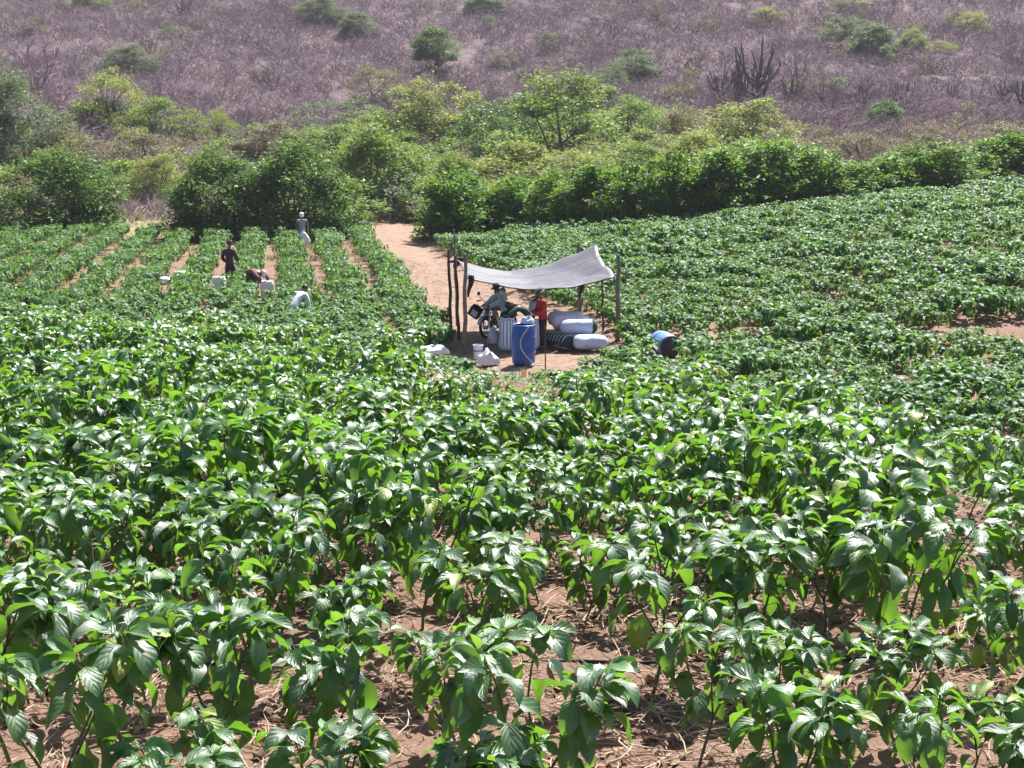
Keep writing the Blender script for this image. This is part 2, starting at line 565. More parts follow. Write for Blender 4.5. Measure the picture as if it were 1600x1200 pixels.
def scatter(name, pts, rot, scl, idx, sources):
    """One object whose points carry instances of the source meshes."""
    n = len(pts)
    me = bpy.data.meshes.new(name)
    me.vertices.add(n)
    me.vertices.foreach_set('co', np.ascontiguousarray(pts, dtype=np.float32).ravel())
    a = me.attributes.new('rot', 'FLOAT_VECTOR', 'POINT'); a.data.foreach_set('vector', np.ascontiguousarray(rot, dtype=np.float32).ravel())
    scl = np.asarray(scl, dtype=np.float32)
    if scl.ndim == 1: scl = np.repeat(scl[:, None], 3, 1)
    a = me.attributes.new('scl', 'FLOAT_VECTOR', 'POINT'); a.data.foreach_set('vector', np.ascontiguousarray(scl).ravel())
    a = me.attributes.new('idx', 'INT', 'POINT'); a.data.foreach_set('value', np.ascontiguousarray(idx, dtype=np.int32))
    o = obj(name, me)
    ng = bpy.data.node_groups.new(name + '_scatter', 'GeometryNodeTree')
    ng.interface.new_socket('Geometry', in_out='INPUT', socket_type='NodeSocketGeometry')
    ng.interface.new_socket('Geometry', in_out='OUTPUT', socket_type='NodeSocketGeometry')
    gi = ng.nodes.new('NodeGroupInput'); go = ng.nodes.new('NodeGroupOutput')
    gti = ng.nodes.new('GeometryNodeGeometryToInstance')
    for sme in sources:
        so = bpy.data.objects.new(sme.name + '_source', sme)      # never linked to the scene
        oi = ng.nodes.new('GeometryNodeObjectInfo')
        oi.inputs['Object'].default_value = so
        ng.links.new(oi.outputs['Geometry'], gti.inputs[0])
    iop = ng.nodes.new('GeometryNodeInstanceOnPoints')
    iop.inputs['Pick Instance'].default_value = True

    def na(nm, ty):
        q = ng.nodes.new('GeometryNodeInputNamedAttribute')
        q.data_type = ty
        q.inputs['Name'].default_value = nm
        return q.outputs['Attribute']
    ng.links.new(gi.outputs[0], iop.inputs['Points'])
    ng.links.new(gti.outputs[0], iop.inputs['Instance'])
    ng.links.new(na('idx', 'INT'), iop.inputs['Instance Index'])
    ng.links.new(na('rot', 'FLOAT_VECTOR'), iop.inputs['Rotation'])
    ng.links.new(na('scl', 'FLOAT_VECTOR'), iop.inputs['Scale'])
    ng.links.new(iop.outputs[0], go.inputs[0])
    md = o.modifiers.new('scatter', 'NODES')
    md.node_group = ng
    return o


def zrot(n, tilt=0.0):
    r = np.zeros((n, 3))
    r[:, 2] = rng.uniform(0, 2 * np.pi, n)
    if tilt:
        r[:, 0] = rng.normal(0, tilt, n); r[:, 1] = rng.normal(0, tilt, n)
    return r


# ------------------------------------------------------------------ ground sheet
_RX = [-8.6, -7.2, -5.6, -4.2, -2.4, -0.7]
_RYr = [88, 79, 68, 60.7, 50, 43]


def road_mask(x, y):
    cx = np.interp(y, [30, 38, 43, 49, 60.7, 79.8, 100], [0.0, 0.0, -0.6, -2.0, -4.1, -7.2, -10.5])
    w = np.interp(y, [30, 38, 43, 49, 60.7, 79.8, 100], [2.6, 2.6, 2.3, 1.9, 1.45, 1.7, 2.0])
    wob = 0.35 * fbm(x * 0.9, y * 0.5, 3)
    return (1 - sstep(0.75, 1.15, np.abs(x - cx) / w + wob)) * sstep(31.5, 33, y) * (1 - sstep(86, 92, y))


def yard_mask(x, y):
    d = ((x - 0.0) / 2.7) ** 2 + ((y - 37.4) / 4.0) ** 2
    return 1 - sstep(0.8, 1.1, d + 0.25 * fbm(x, y, 3))


ys = np.concatenate([np.linspace(-12, 2.4, 16), 2.5 * (470 / 2.5) ** np.linspace(0, 1, 470)])
us = np.linspace(-1, 1, 300)
GY, GU = np.meshgrid(ys, us, indexing='ij')
GX = GU * (0.62 * np.maximum(GY, 0) + 5.5)
GZ = H(GX, GY)
rd = np.maximum(road_mask(GX, GY), yard_mask(GX, GY))
micro = 0.055 * fbm(GX * 2.2, GY * 2.2, 4) + 0.06 * np.abs(fbm(GX * 7.0, GY * 7.0, 3)) * (1 - sstep(14, 25, GY))
GZ = GZ + micro * (1 - 0.7 * rd) * (1 - sstep(60, 90, GY))
GZ = GZ - 0.05 * rd + 0.05 * rd * fbm(GX * 1.3, GY * 0.4, 3)
rc = np.interp(GY, [30, 38, 43, 49, 60.7, 79.8, 100], [0.0, 0.0, -0.6, -2.0, -4.1, -7.2, -10.5])
for so in (-0.7, 0.7):
    GZ = GZ - 0.07 * np.exp(-((GX - rc - so - 0.15 * np.sin(GY * 0.5)) / 0.22) ** 2) * sstep(42, 46, GY) * (1 - sstep(86, 92, GY))
hillm = sstep(76, 92, GY + 6 * fbm(GX / 6, GY / 6, 3)) * (1 - rd)
band = 1 - sstep(1.0, 3.5, np.abs(GY - 35.8 - 0.2 * np.sin(GX)))
turf = (1 - rd) * (sstep(-0.1, 0.35, fbm(GX * 0.35, GY * 0.35, 3)) * sstep(66, 74, GY) * (1 - sstep(80, 95, GY)) + 0.6 * band * sstep(2, 5, GX) * (1 - sstep(8, 10, GX)))
nr, nc = GY.shape
ii = np.arange(nr * nc).reshape(nr, nc)
Q = np.stack([ii[:-1, :-1], ii[:-1, 1:], ii[1:, 1:], ii[1:, :-1]], -1).reshape(-1, 4)
g_me = fast_mesh('ground', np.stack([GX, GY, GZ], -1).reshape(-1, 3), Q, M['ground'],
                 attrs={'road': rd.ravel(), 'hill': hillm.ravel(), 'turf': np.clip(turf, 0, 1).ravel()})
g_ob = obj('ground', g_me)
tag(g_ob, kind='structure')


# ------------------------------------------------------------------ leaves and plants
def leaf_grid(L, W, na=6, nc=4, droop=0.6, fold=0.35, twist=0.0, wave=0.0, tipcurl=0.0):
    """Ovate pointed blade along +X, normal +Z; verts, quads, uv per loop."""
    t = np.linspace(0, 1, na + 1); c = np.linspace(-1, 1, nc + 1)
    w = (t ** 0.62) * (1 - t) ** 0.85
    w = w / w.max() * W / 2
    w[0] = 0.004 * L / 0.1
    w[-1] = 0.0015
    ang = droop * t + tipcurl * t ** 3
    dx = np.cos(ang); dz = -np.sin(ang)
    X = np.concatenate([[0], np.cumsum((dx[:-1] + dx[1:]) / 2)]) * L / na
    Z = np.concatenate([[0], np.cumsum((dz[:-1] + dz[1:]) / 2)]) * L / na
    V = np.zeros((na + 1, nc + 1, 3))
    for j, cc in enumerate(c):
        tw = twist * t
        yy = w * cc * math.cos(fold)
        zz = w * abs(cc) * math.sin(fold) + wave * w * np.sin(t * 9 + cc * 2.0) * abs(cc)
        V[:, j, 0] = X + np.sin(ang) * zz * 0.6
        V[:, j, 1] = yy * np.cos(tw) - zz * np.sin(tw)
        V[:, j, 2] = Z + yy * np.sin(tw) + zz * np.cos(tw)
    ii = np.arange((na + 1) * (nc + 1)).reshape(na + 1, nc + 1)
    Qf = np.stack([ii[:-1, :-1], ii[1:, :-1], ii[1:, 1:], ii[:-1, 1:]], -1).reshape(-1, 4)
    U = np.stack(np.meshgrid(t, (c + 1) / 2, indexing='ij'), -1).reshape(-1, 2)
    return V.reshape(-1, 3), Qf, U[Qf.ravel()]


LEAF_SHAPES = [leaf_grid(1, w, 6, 4, d, f, tw, wv, tc) for (w, d, f, tw, wv, tc) in (
    (0.56, 0.7, 0.34, 0.15, 0.16, 0.5), (0.50, 0.35, 0.42, -0.3, 0.20, 0.4), (0.60, 1.15, 0.26, 0.2, 0.18, 0.3),
    (0.48, 0.5, 0.56, 0.45, 0.14, 0.8), (0.57, 0.9, 0.22, -0.45, 0.26, 0.2), (0.45, 0.15, 0.48, 0.1, 0.16, 0.7))]
LEAF_LOW = [leaf_grid(1, w, 3, 2, d, f, 0, 0, 0.2) for (w, d, f) in ((0.56, 0.7, 0.3), (0.5, 0.3, 0.4), (0.6, 1.1, 0.25), (0.52, 0.9, 0.1))]
LEAF_TINY = [leaf_grid(1, w, 2, 2, d, f) for (w, d, f) in ((0.58, 0.5, 0.3), (0.5, 0.9, 0.4))]


def leaf_mats(azim, elev, roll):
    """Rotation matrices: +X along (azim, elev), then rolled about it."""
    ca, sa, ce, se = np.cos(azim), np.sin(azim), np.cos(elev), np.sin(elev)
    X = np.stack([ca * ce, sa * ce, se], -1)
    Y0 = np.stack([-sa, ca, np.zeros_like(ca)], -1)
    Z0 = np.cross(X, Y0)
    cr, sr = np.cos(roll)[:, None], np.sin(roll)[:, None]
    Y = Y0 * cr + Z0 * sr
    Z = -Y0 * sr + Z0 * cr
    return np.stack([X, Y, Z], -1)           # columns


def join_leaves(name, shapes, pos, mats, length, which, mat, rnd, yng, width=None):
    Vs, Fs, Us, A, B = [], [], [], [], []
    off = 0
    for s, (V, Qf, U) in enumerate(shapes):
        k = np.where(which == s)[0]
        if not len(k): continue
        T = np.einsum('kij,nj->kni', mats[k] * length[k][:, None, None], V) + pos[k][:, None, :]
        Vs.append(T.reshape(-1, 3))
        Fs.append((Qf[None] + (np.arange(len(k)) * len(V))[:, None, None]).reshape(-1, Qf.shape[1]) + off)
        Us.append(np.tile(U, (len(k), 1)))
        A.append(np.repeat(rnd[k], len(V))); B.append(np.repeat(yng[k], len(V)))
        off += len(k) * len(V)
    return fast_mesh(name, np.concatenate(Vs), np.concatenate(Fs), mat, np.concatenate(Us),
                     {'rnd': np.concatenate(A), 'yng': np.concatenate(B)})


def pepper_skeleton(r, height=0.62, n_leaf=60, spread=1.0):
    """Branch polylines and leaf seats (pos, azim, elev, roll, length, young)."""
    br = []; seats = []
    p0 = np.zeros(3)
    lean = r.normal(0, 0.05, 2)
    h0 = height * r.uniform(0.28, 0.36)
    p1 = np.array([lean[0], lean[1], h0])
    br.append((p0, p1, 0.0075, 0.0062))

    def seat(p, az, el, L, y):
        seats.append((p, az, el, r.normal(0, 0.35), L, y))
    tips = []
    a0 = r.uniform(0, 2 * np.pi)
    nb = r.integers(3, 5)
    for i in range(nb):
        az = a0 + 2 * np.pi * i / nb + r.normal(0, 0.3)
        d = np.array([math.cos(az) * 0.62 * spread, math.sin(az) * 0.62 * spread, 1.0]); d /= np.linalg.norm(d)
        p2 = p1 + d * height * r.uniform(0.30, 0.42)
        br.append((p1, p2, 0.0052, 0.0040))
        for q in (0.3, 0.5, 0.7, 0.85, 1.0):
            seat(p1 + (p2 - p1) * q, az + r.normal(0, 0.9), r.uniform(-1.35, -0.4), r.uniform(0.09, 0.16), 0)
        for j in range(2):
            az2 = az + (j - 0.5) * 1.6 + r.normal(0, 0.3)
            d2 = np.array([math.cos(az2) * 0.55 * spread, math.sin(az2) * 0.55 * spread, 1.0]); d2 /= np.linalg.norm(d2)
            p3 = p2 + d2 * height * r.uniform(0.2, 0.34)
            br.append((p2, p3, 0.0036, 0.0025))
            for q in (0.2, 0.4, 0.6, 0.85):
                seat(p2 + (p3 - p2) * q, az2 + r.normal(0, 1.1), r.uniform(-0.95, 0.1), r.uniform(0.085, 0.15), 0.1)
            tips.append((p3, az2))
    while len(seats) < n_leaf:
        p3, az2 = tips[r.integers(len(tips))]
        y = r.random() ** 1.6
        seat(p3 - np.array([0, 0, r.uniform(0, 0.06)]), r.uniform(0, 2 * np.pi), r.uniform(-0.35, 0.45) + 0.35 * y, 0.128 - 0.072 * y * r.uniform(0.5, 1.1), 0.15 + 0.75 * y)
    out = []
    for (p, az, el, ro, L, y) in seats:          # a petiole carries every blade off its branch
        pl = r.uniform(0.025, 0.055) * (1 - 0.5 * y)
        e = max(el, -0.3) + 0.5
        q = p + pl * np.array([math.cos(az) * math.cos(e), math.sin(az) * math.cos(e), math.sin(e)])
        br.append((p, q, 0.0016, 0.0012))
        out.append((q, az, el, ro, L, y))
    return br, out


def stems_mesh(name, br, mat, n=5):
    mb = MB()
    for a, b, ra, rb in br:
        m_ = (np.asarray(a) + np.asarray(b)) / 2
        if ra > 0.003:
            m_ = m_ + np.array([random.uniform(-1, 1), random.uniform(-1, 1), 0]) * 0.012
            mb.tube([a, m_, b], [ra, (ra + rb) / 2, rb], n, cap=False)
        else:
            mb.tube([a, b], [ra, rb], 3, cap=False)
    return mb.mesh(name, mat)


def seat_arrays(seats):
    pos = np.array([s[0] for s in seats]); az = np.array([s[1] for s in seats]); el = np.array([s[2] for s in seats])
    ro = np.array([s[3] for s in seats]); L = np.array([s[4] for s in seats]); y = np.array([s[5] for s in seats])
    return pos, leaf_mats(az, el, ro), L, y


def pepper_fruit(L=0.085, r=0.021):
    mb = MB()
    prof = [(0.002, 0.035), (0.004, 0.006), (0.012, 0.004), (r * 0.9, -0.008), (r, -0.03), (r * 0.92, -L * 0.55), (r * 0.6, -L * 0.82), (r * 0.2, -L), (0.001, -L * 1.01)]
    mb.lathe(prof, 10)
    return mb


# single leaf blades shared by the nearest plants: six shapes, three sizes baked by object scale; two ages
leaf_blades = {}
for age, yv in (('old', 0.0), ('mid', 0.3), ('young', 0.85)):
    leaf_blades[age] = [fast_mesh('leaf', V, Qf, M['pepper_leaf'], U, {'rnd': np.zeros(len(V)), 'yng': np.full(len(V), yv)}) for (V, Qf, U) in LEAF_SHAPES]
fruit_me = pepper_fruit().mesh('pepper', M['pepper_skin'])

# plant positions on the near terrace: rows run across the view
plants = []
row_y = 4.35
rowi = 0
_PX = [-12, -7.5, -4, -2.3, -0.8, 0, 1.0, 1.7, 2.6, 3.4, 5]
_PY = [24, 23.2, 21.0, 19.0, 16.6, 15.6, 14.8, 14.0, 12.2, 10.8, 8]
while row_y < 23:
    xr = 0.40 * row_y + 1.2
    x = -xr + rng.uniform(0, 0.4)
    while x < xr:
        yy = row_y + rng.normal(0, 0.07) + 0.02 * x
        e = float(y_edge(x)) - yy
        px, py = project(x, yy, Hs(x, yy) + 0.35)
        keep = e > 0.2 and yy < np.interp(x, _PX, _PY) + rng.normal(0, 0.25) and rng.random() > (0.04 if row_y > 7.2 else 0.11 if row_y > 5.6 else 0.05)
        if px > 1440 and 705 < py < 885: keep = keep and rng.random() < 0.26     # bare soil along the terrace rim
        if 1080 < px < 1240 and 830 < py < 905: keep = keep and rng.random() < 0.35
        if 880 < px < 985 and 575 < py < 640: keep = False
        if keep and -80 < px < 1680 and py < 1330:
            s = rng.uniform(0.80, 1.34) * (1 + 0.35 * float(vnoise(x * 0.7, yy * 0.7)))
            if 1225 < px < 1430 and 740 < py < 900: s *= 1.22
            tx, ty = project(x, yy, Hs(x, yy) + 0.78 * s)
            if 640 < tx < 900 and ty < 572: s *= 0.7; tx, ty = project(x, yy, Hs(x, yy) + 0.78 * s)
            if 640 < tx < 900 and ty < 560:
                x += 0.4
                continue
            plants.append((x, yy, s, px, py, rowi))
        x += rng.uniform(0.34, 0.46) if row_y > 7.2 else rng.uniform(0.42, 0.60) if row_y > 5.6 else rng.uniform(0.36, 0.52)
    row_y += 0.97 if row_y < 7.2 else 0.73
    rowi += 1
plants.sort(key=lambda q: math.hypot(q[0], q[1]))

GROUP_P = 'pepper plants on the near terrace'
LBL = 'leafy green pepper plant growing among its like on the near terrace'
N_LEAFY = 44
skels = [pepper_skeleton(np.random.default_rng(100 + i), height=(0.62, 0.70, 0.76, 0.66, 0.80)[i % 5], n_leaf=82 + 9 * (i % 4), spread=(0.72, 0.95, 0.8, 0.62, 0.85)[i % 5]) for i in range(14)]
stem_meshes = [stems_mesh('stem', sk[0], M['stem']) for sk in skels]
fol_meshes = []
for i, sk in enumerate(skels):
    pos, mt, L, y = seat_arrays(sk[1])
    r_ = np.random.default_rng(i)
    fol_meshes.append(join_leaves('foliage', LEAF_SHAPES, pos, mt, L, r_.integers(0, 6, len(L)), M['pepper_leaf'], r_.random(len(L)), y))
n_ind = min(300, len(plants))
seen_rows = {}
for i, (x, y, s, px, py, rw) in enumerate(plants[:n_ind]):
    k = int(rng.integers(14))
    e = empty('pepper_plant', (x, y, Hs(x, y) - 0.01), float(rng.uniform(0, 6.28)), s)
    lab = LBL
    tag(e, lab, 'pepper plant', GROUP_P)
    seen_rows.setdefault(rw, []).append((px, py, e)) if 0 < px < 1600 and py < 1190 else None
    obj('stem', stem_meshes[k], e)
    if i < N_LEAFY:
        pos, mt, L, yv = seat_arrays(skels[k][1])
        for j in range(len(L)):
            ag = 'young' if yv[j] > 0.6 else ('mid' if yv[j] > 0.2 else 'old')
            o = bpy.data.objects.new('leaf', leaf_blades[ag][int(rng.integers(6))])
            COL.objects.link(o)
            o.parent = e
            m4 = Matrix(mt[j].tolist()).to_4x4()
            m4.translation = Vector(pos[j])
            o.matrix_local = m4 @ Matrix.Scale(float(L[j]), 4)
        for q in range(int(rng.integers(0, 3))):
            b = skels[k][0][int(rng.integers(1, 5))]
            o = obj('pepper', fruit_me, e, tuple(np.asarray(b[1]) + rng.normal(0, 0.02, 3) + np.array([0, 0, -0.03])), (float(rng.normal(0, .2)), float(rng.normal(0, .2)), 0), float(rng.uniform(0.8, 1.1)))
    else:
        f = obj('foliage', fol_meshes[k], e)
        f['kind'] = 'stuff'
# the foremost rows stand apart, so their plants can be counted from the left edge of the picture
ordn = ['first', 'second', 'third', 'fourth', 'fifth', 'sixth', 'seventh', 'eighth', 'ninth', 'tenth', 'eleventh', 'twelfth', 'thirteenth', 'fourteenth', 'fifteenth', 'sixteenth', 'seventeenth', 'eighteenth', 'nineteenth', 'twentieth']
for ri, rw in enumerate(sorted(seen_rows)[:5]):
    for i, (a, b, o) in enumerate(sorted(seen_rows[rw], key=lambda q: q[0])[:20]):
        o['label'] = 'pepper plant, %s from the left in the %s row above the lower photo edge' % (ordn[i], ['lowest', 'second', 'third', 'fourth', 'fifth'][ri])

rest = plants[n_ind:]


def field_plant(seed, n=58, height=0.66, tiny=False):
    br, seats = pepper_skeleton(np.random.default_rng(seed), height, n, 1.15)
    pos, mt, L, y = seat_arrays(seats)
    r_ = np.random.default_rng(seed + 1)
    sh = LEAF_TINY if tiny else LEAF_LOW
    return join_leaves('field_plant', sh, pos, mt, L * 1.3, r_.integers(0, len(sh), len(L)), M['field_leaf'], r_.random(len(L)), y * 0.8)


FIELD = [field_plant(500 + i, n=74) for i in range(8)]


def in_sight(x, y, s):
    """Ground kept clear of plants around the yard: nothing tall grows right before the things that stand there."""
    px, py = project(x, y, H(x, y) + 0.62 * s)
    bad = (px > 722) & (px < 905) & (py < 574) & (y < 40)
    bad |= (px > 850) & (px < 950) & (py < 549) & (y < 37.5) & (y > 20)
    bad |= (px > 1006) & (px < 1072) & (py < 556) & (y < 36.5) & (y > 20)
    bad |= (px > 650) & (px < 725) & (py < 552) & (y < 35.2)
    return ~bad


def put_stuff(name, x, y, s, srcs, label, cat, tilt=0.06, dz=-0.01, group=None, kind='stuff'):
    x = np.asarray(x); y = np.asarray(y)
    n = len(x)
    P = np.stack([x, y, H(x, y) + dz], -1)
    o = scatter(name, P, zrot(n, tilt), s, rng.integers(0, len(srcs), n), srcs)
    tag(o, label, cat, group, kind)
    return o


if rest:
    a = np.array([(q[0], q[1], q[2]) for q in rest])
    put_stuff('pepper_plants', a[:, 0], a[:, 1], a[:, 2], fol_meshes, 'closed canopy of pepper plants along the far rim of the near terrace', 'pepper plants')

# ---- left field: straight rows running away from the camera; every row is one mesh of its own
row_names = ['first', 'second', 'third', 'fourth', 'fifth', 'sixth', 'seventh', 'eighth', 'ninth', 'tenth', 'eleventh', 'twelfth', 'thirteenth', 'fourteenth', 'fifteenth']
ROWP = []
for i in range(6):
    br_, st_ = pepper_skeleton(np.random.default_rng(700 + i), 0.84, 50, 0.95)
    ROWP.append(seat_arrays(st_))
mx_, my_, ms_ = [], [], []
for k in range(15):
    seats_p, seats_m, seats_l, seats_y = [], [], [], []
    y = 27.0
    y_end = 73.5 + 1.2 * math.sin(k * 1.7) - (1.5 if k < 3 else 0)
    while y < y_end:
        xc = -7.75 - 1.72 * k + (71 - y) * 0.164
        for side in (-0.2, 0.2):
            x = xc + side + rng.normal(0, 0.15)
            yq = y + rng.normal(0, 0.08)
            px, py = project(x, yq, Hs(x, yq))
            if yq > y_edge(x) + 1.2 and -60 < px and rng.random() > 0.05:
                s = rng.uniform(0.85, 1.2)
                s *= 0.9 * (1 + 0.4 * float(vnoise(x * 0.9, yq * 0.9)))
                if yq < 42:
                    mx_.append(x); my_.append(yq); ms_.append(s)
                    continue
                pos, mt, L, yv = ROWP[int(rng.integers(6))]
                a = rng.uniform(0, 6.28)
                Rz = np.array([[math.cos(a), -math.sin(a), 0], [math.sin(a), math.cos(a), 0], [0, 0, 1]])
                seats_p.append(pos @ Rz.T * s + np.array([x, yq, Hs(x, yq)]))
                seats_m.append(np.einsum('ij,kjl->kil', Rz, mt)); seats_l.append(L * s * 1.4); seats_y.append(yv * 0.8)
        if y < 47:                               # below the standing pickers the rows have grown together
            for q in range(2):
                x = xc + rng.uniform(-0.86, 0.86); yq = y + rng.normal(0, 0.1)
                if yq > y_edge(x) + 1.0 and (k > 0 or x < xc + 0.3) and rng.random() < 0.75 * (1 - sstep(43, 47, y)):
                    mx_.append(x); my_.append(yq); ms_.append(rng.uniform(0.8, 1.1))
        y += rng.uniform(0.36, 0.46)
    if len(seats_p) > 8:
        sp_, sm_, sl_, sy_ = (np.concatenate(q) for q in (seats_p, seats_m, seats_l, seats_y))
        me = join_leaves('crop_row', LEAF_TINY, sp_, sm_, sl_, rng.integers(0, 2, len(sl_)), M['field_leaf'], rng.random(len(sl_)), sy_)
        nm = 'row of pepper plants running toward the bushes, %s row left of the dirt road' % row_names[k] if k else 'row of pepper plants running along the left verge of the dirt road'
        tag(obj('crop_row', me), nm, 'crop row', 'crop rows left of the dirt road')
mx_, my_, ms_ = np.array(mx_), np.array(my_), np.array(ms_)
k = in_sight(mx_, my_, ms_)
mx_, my_, ms_ = mx_[k], my_[k], ms_[k]
put_stuff('pepper_plants', mx_, my_, ms_, FIELD, 'pepper plants grown together where the left rows come nearest', 'pepper plants')

# ---- right field: one dense mass
xs, yy, ss = [], [], []
y = 15.0
while y < 72:
    x = -6.0
    while x < 0.40 * y + 3:
        xq = x + rng.normal(0, 0.12); yq = y + rng.normal(0, 0.12)
        ok = yq > float(y_edge(xq)) + (1.0 if xq < 2 else 2.2)
        px, py = project(xq, yq, Hs(xq, yq))
        left_edge = np.interp(yq, [18, 30, 33, 35, 38, 41, 44, 50, 60, 72], [1.0, 1.0, 2.2, 2.75, 2.7, 2.3, 0.9, -0.1, -2.3, -4.6])
        ok = ok and xq > left_edge
        hedge_y = np.interp(xq, [-6, 2.8, 12, 25, 40], [68.5, 68, 66, 66, 66])
        ok = ok and yq < hedge_y
        if abs(yq - 35.8) < 0.55 + 0.3 * math.sin(xq * 1.3) and xq > 3.5: ok = False
        if 11.6 < xq < 16.5 and abs(yq - 36.0) < 1.9: ok = False
        if 9.2 < xq < 11.6 and abs(yq - 35.9) < 1.0: ok = False
        if ((xq - 4.0) / 0.62) ** 2 + ((yq - 35.3) / 1.0) ** 2 < 1: ok = False
        if ok and rng.random() > 0.05 and vnoise(xq * 0.8, yq * 0.8) > -0.36:
            xs.append(xq); yy.append(yq); ss.append(rng.uniform(0.72, 1.3) * (1 + 0.5 * vnoise(xq * 0.55 + 5, yq * 0.55)))
        x += rng.uniform(0.42, 0.58)
    y += 0.50
xs, yy, ss = np.array(xs), np.array(yy), np.array(ss)
k = in_sight(xs, yy, ss)
xs, yy, ss = xs[k], yy[k], ss[k]
put_stuff('pepper_field', xs, yy, ss, FIELD, 'dense green pepper field right of the shelter', 'pepper field')
print('near plants', len(plants), 'right field', len(xs))

# the strip of plants between terrace and shelter on the left of the dirt yard
xs, yy, ss = [], [], []
for q in range(260):
    x = rng.uniform(-4.6, -1.7); y = rng.uniform(24.5, 34.0)
    if y > y_edge(x) + 1.0 and not (y > 32 and x > -2.6):
        xs.append(x); yy.append(y); ss.append(rng.uniform(0.75, 1.05))
for q in range(170):
    x = rng.uniform(-1.8, 3.6); y = rng.uniform(22.5, 30.6)
    if y > y_edge(x) + 1.2:
        xs.append(x); yy.append(y); ss.append(rng.uniform(0.7, 1.0))
xs, yy, ss = np.array(xs), np.array(yy), np.array(ss)
k = in_sight(xs, yy, ss)
xs, yy, ss = xs[k], yy[k], ss[k]
put_stuff('pepper_plants', xs, yy, ss, FIELD, 'low pepper plants on the bank in front of the shelter', 'pepper plants')

# ------------------------------------------------------------------ bushes and trees
KITE = [(np.array([(0, 0, 0), (0.45, -0.27, 0.06), (1, 0, -0.12), (0.45, 0.27, 0.06)], float), np.array([[0, 1, 2, 3]]), np.array([(0, .5), (.5, 0), (1, .5), (.5, 1)], float)),
        (np.array([(0, 0, 0), (0.5, -0.2, -0.05), (1, 0, -0.2), (0.5, 0.2, 0.08)], float), np.array([[0, 1, 2, 3]]), np.array([(0, .5), (.5, 0), (1, .5), (.5, 1)], float))]


def crown_mesh(seed, n_cl=70, per=80, leaf=0.045, cl_r=(0.08, 0.15), dome=0.25, flat=False, spray=False):
    """Unit crown (0.5 radius, height 1): leaf clumps round a dome, with hollows between them."""
    r = np.random.default_rng(seed)
    P, AZ, EL, LL = [], [], [], []
    cent = []
    lob = r.uniform(0, 6.28, 3)
    for i in range(n_cl):
        a = r.uniform(0, 2 * np.pi)
        u = r.random()
        zz = r.random() ** 1.15
        rad = 0.47 * np.sqrt(max(0.02, 1 - ((zz - dome) / (1 - dome)) ** 2)) if zz > dome else 0.47 * (0.75 + zz)
        rad *= (1 + 0.22 * np.sin(2 * a + lob[0]) + 0.14 * np.sin(3 * a + lob[1]))
        rad *= np.sqrt(r.uniform(0.25, 1.0))
        zt = zz * (0.93 + 0.12 * np.sin(a * 2 + lob[2]))
        c = np.array([rad * math.cos(a), rad * math.sin(a), 0.06 + 0.9 * zt])
        cent.append(c)
        cr = r.uniform(*cl_r)
        n = int(per * r.uniform(0.6, 1.4))
        d = r.normal(0, 1, (n, 3)); d /= np.linalg.norm(d, axis=1)[:, None]
        d[:, 2] = d[:, 2] * 0.8 + 0.15
        rr = cr * r.random(n) ** 0.45
        P.append(c + d * rr[:, None])
        AZ.append(np.arctan2(d[:, 1], d[:, 0]) + r.normal(0, 0.7, n))
        EL.append((np.arcsin(np.clip(d[:, 2], -1, 1)) * 0.6 if not spray else np.full(n, 0.9)) + r.normal(0, 0.45, n))
        LL.append(leaf * r.uniform(0.6, 1.35, n))
    for i in range(int(n_cl * 0.28)):          # skirts reaching the ground
        a = r.uniform(0, 2 * np.pi); rad = 0.46 * np.sqrt(r.uniform(0.45, 1.0))
        c = np.array([rad * math.cos(a), rad * math.sin(a), r.uniform(0.03, 0.22)])
        n = int(per * r.uniform(0.6, 1.2))
        d = r.normal(0, 1, (n, 3)); d /= np.linalg.norm(d, axis=1)[:, None]
        P.append(c + d * (r.uniform(*cl_r) * r.random(n) ** 0.45)[:, None])
        AZ.append(np.arctan2(d[:, 1], d[:, 0]) + r.normal(0, 0.7, n)); EL.append(r.normal(-0.1, 0.5, n)); LL.append(leaf * r.uniform(0.6, 1.35, n))
    # loose shoots that break the outline
    for i in range(int(n_cl * 0.7)):
        c = cent[r.integers(len(cent))]
        d = c - np.array([0, 0, 0.25]); d = d / np.linalg.norm(d) + r.normal(0, 0.3, 3)
        t = np.linspace(0.3, 1, 9)[:, None]
        P.append(c + d * t * r.uniform(0.10, 0.28)); n = 9
        AZ.append(r.uniform(0, 6.28, n)); EL.append(r.normal(0.1, 0.4, n)); LL.append(leaf * r.uniform(0.6, 1.2, n))
    P = np.concatenate(P); AZ = np.concatenate(AZ); EL = np.concatenate(EL); LL = np.concatenate(LL)
    P[:, 2] = np.maximum(P[:, 2], 0.015)
    n = len(P)
    me = join_leaves('crown', KITE, P, leaf_mats(AZ, EL, r.normal(0, 0.6, n)), LL, r.integers(0, 2, n), CROWN['mid'], r.random(n), (r.random(n) ** 3) * 0.7)
    return me, cent


def trunk_mesh(seed, cent, nst=5, r0=0.016, single=False):
    r = random.Random(seed)
    mb = MB()
    cs = [cent[r.randrange(len(cent))] for _ in range(nst * 3)]
    for i in range(nst):
        b = (0, 0, -0.05) if single else (r.uniform(-.05, .05), r.uniform(-.05, .05), -0.05)
        c = cs[i]
        fork = (c[0] * 0.35, c[1] * 0.35, max(0.15, c[2] * 0.45))
        mb.tube([b, fork, tuple(c)], [r0 * (1.6 if single else 1), r0 * 0.8, r0 * 0.25], 6)
        for q in (1, 2):
            c2 = cs[i + nst * q]
            mb.tube([fork, tuple((np.array(fork) + np.array(c2)) / 2 + np.array([0, 0, .04])), tuple(c2)], [r0 * .6, r0 * .4, r0 * .18], 5)
    return mb.mesh('trunk', M['bark'])


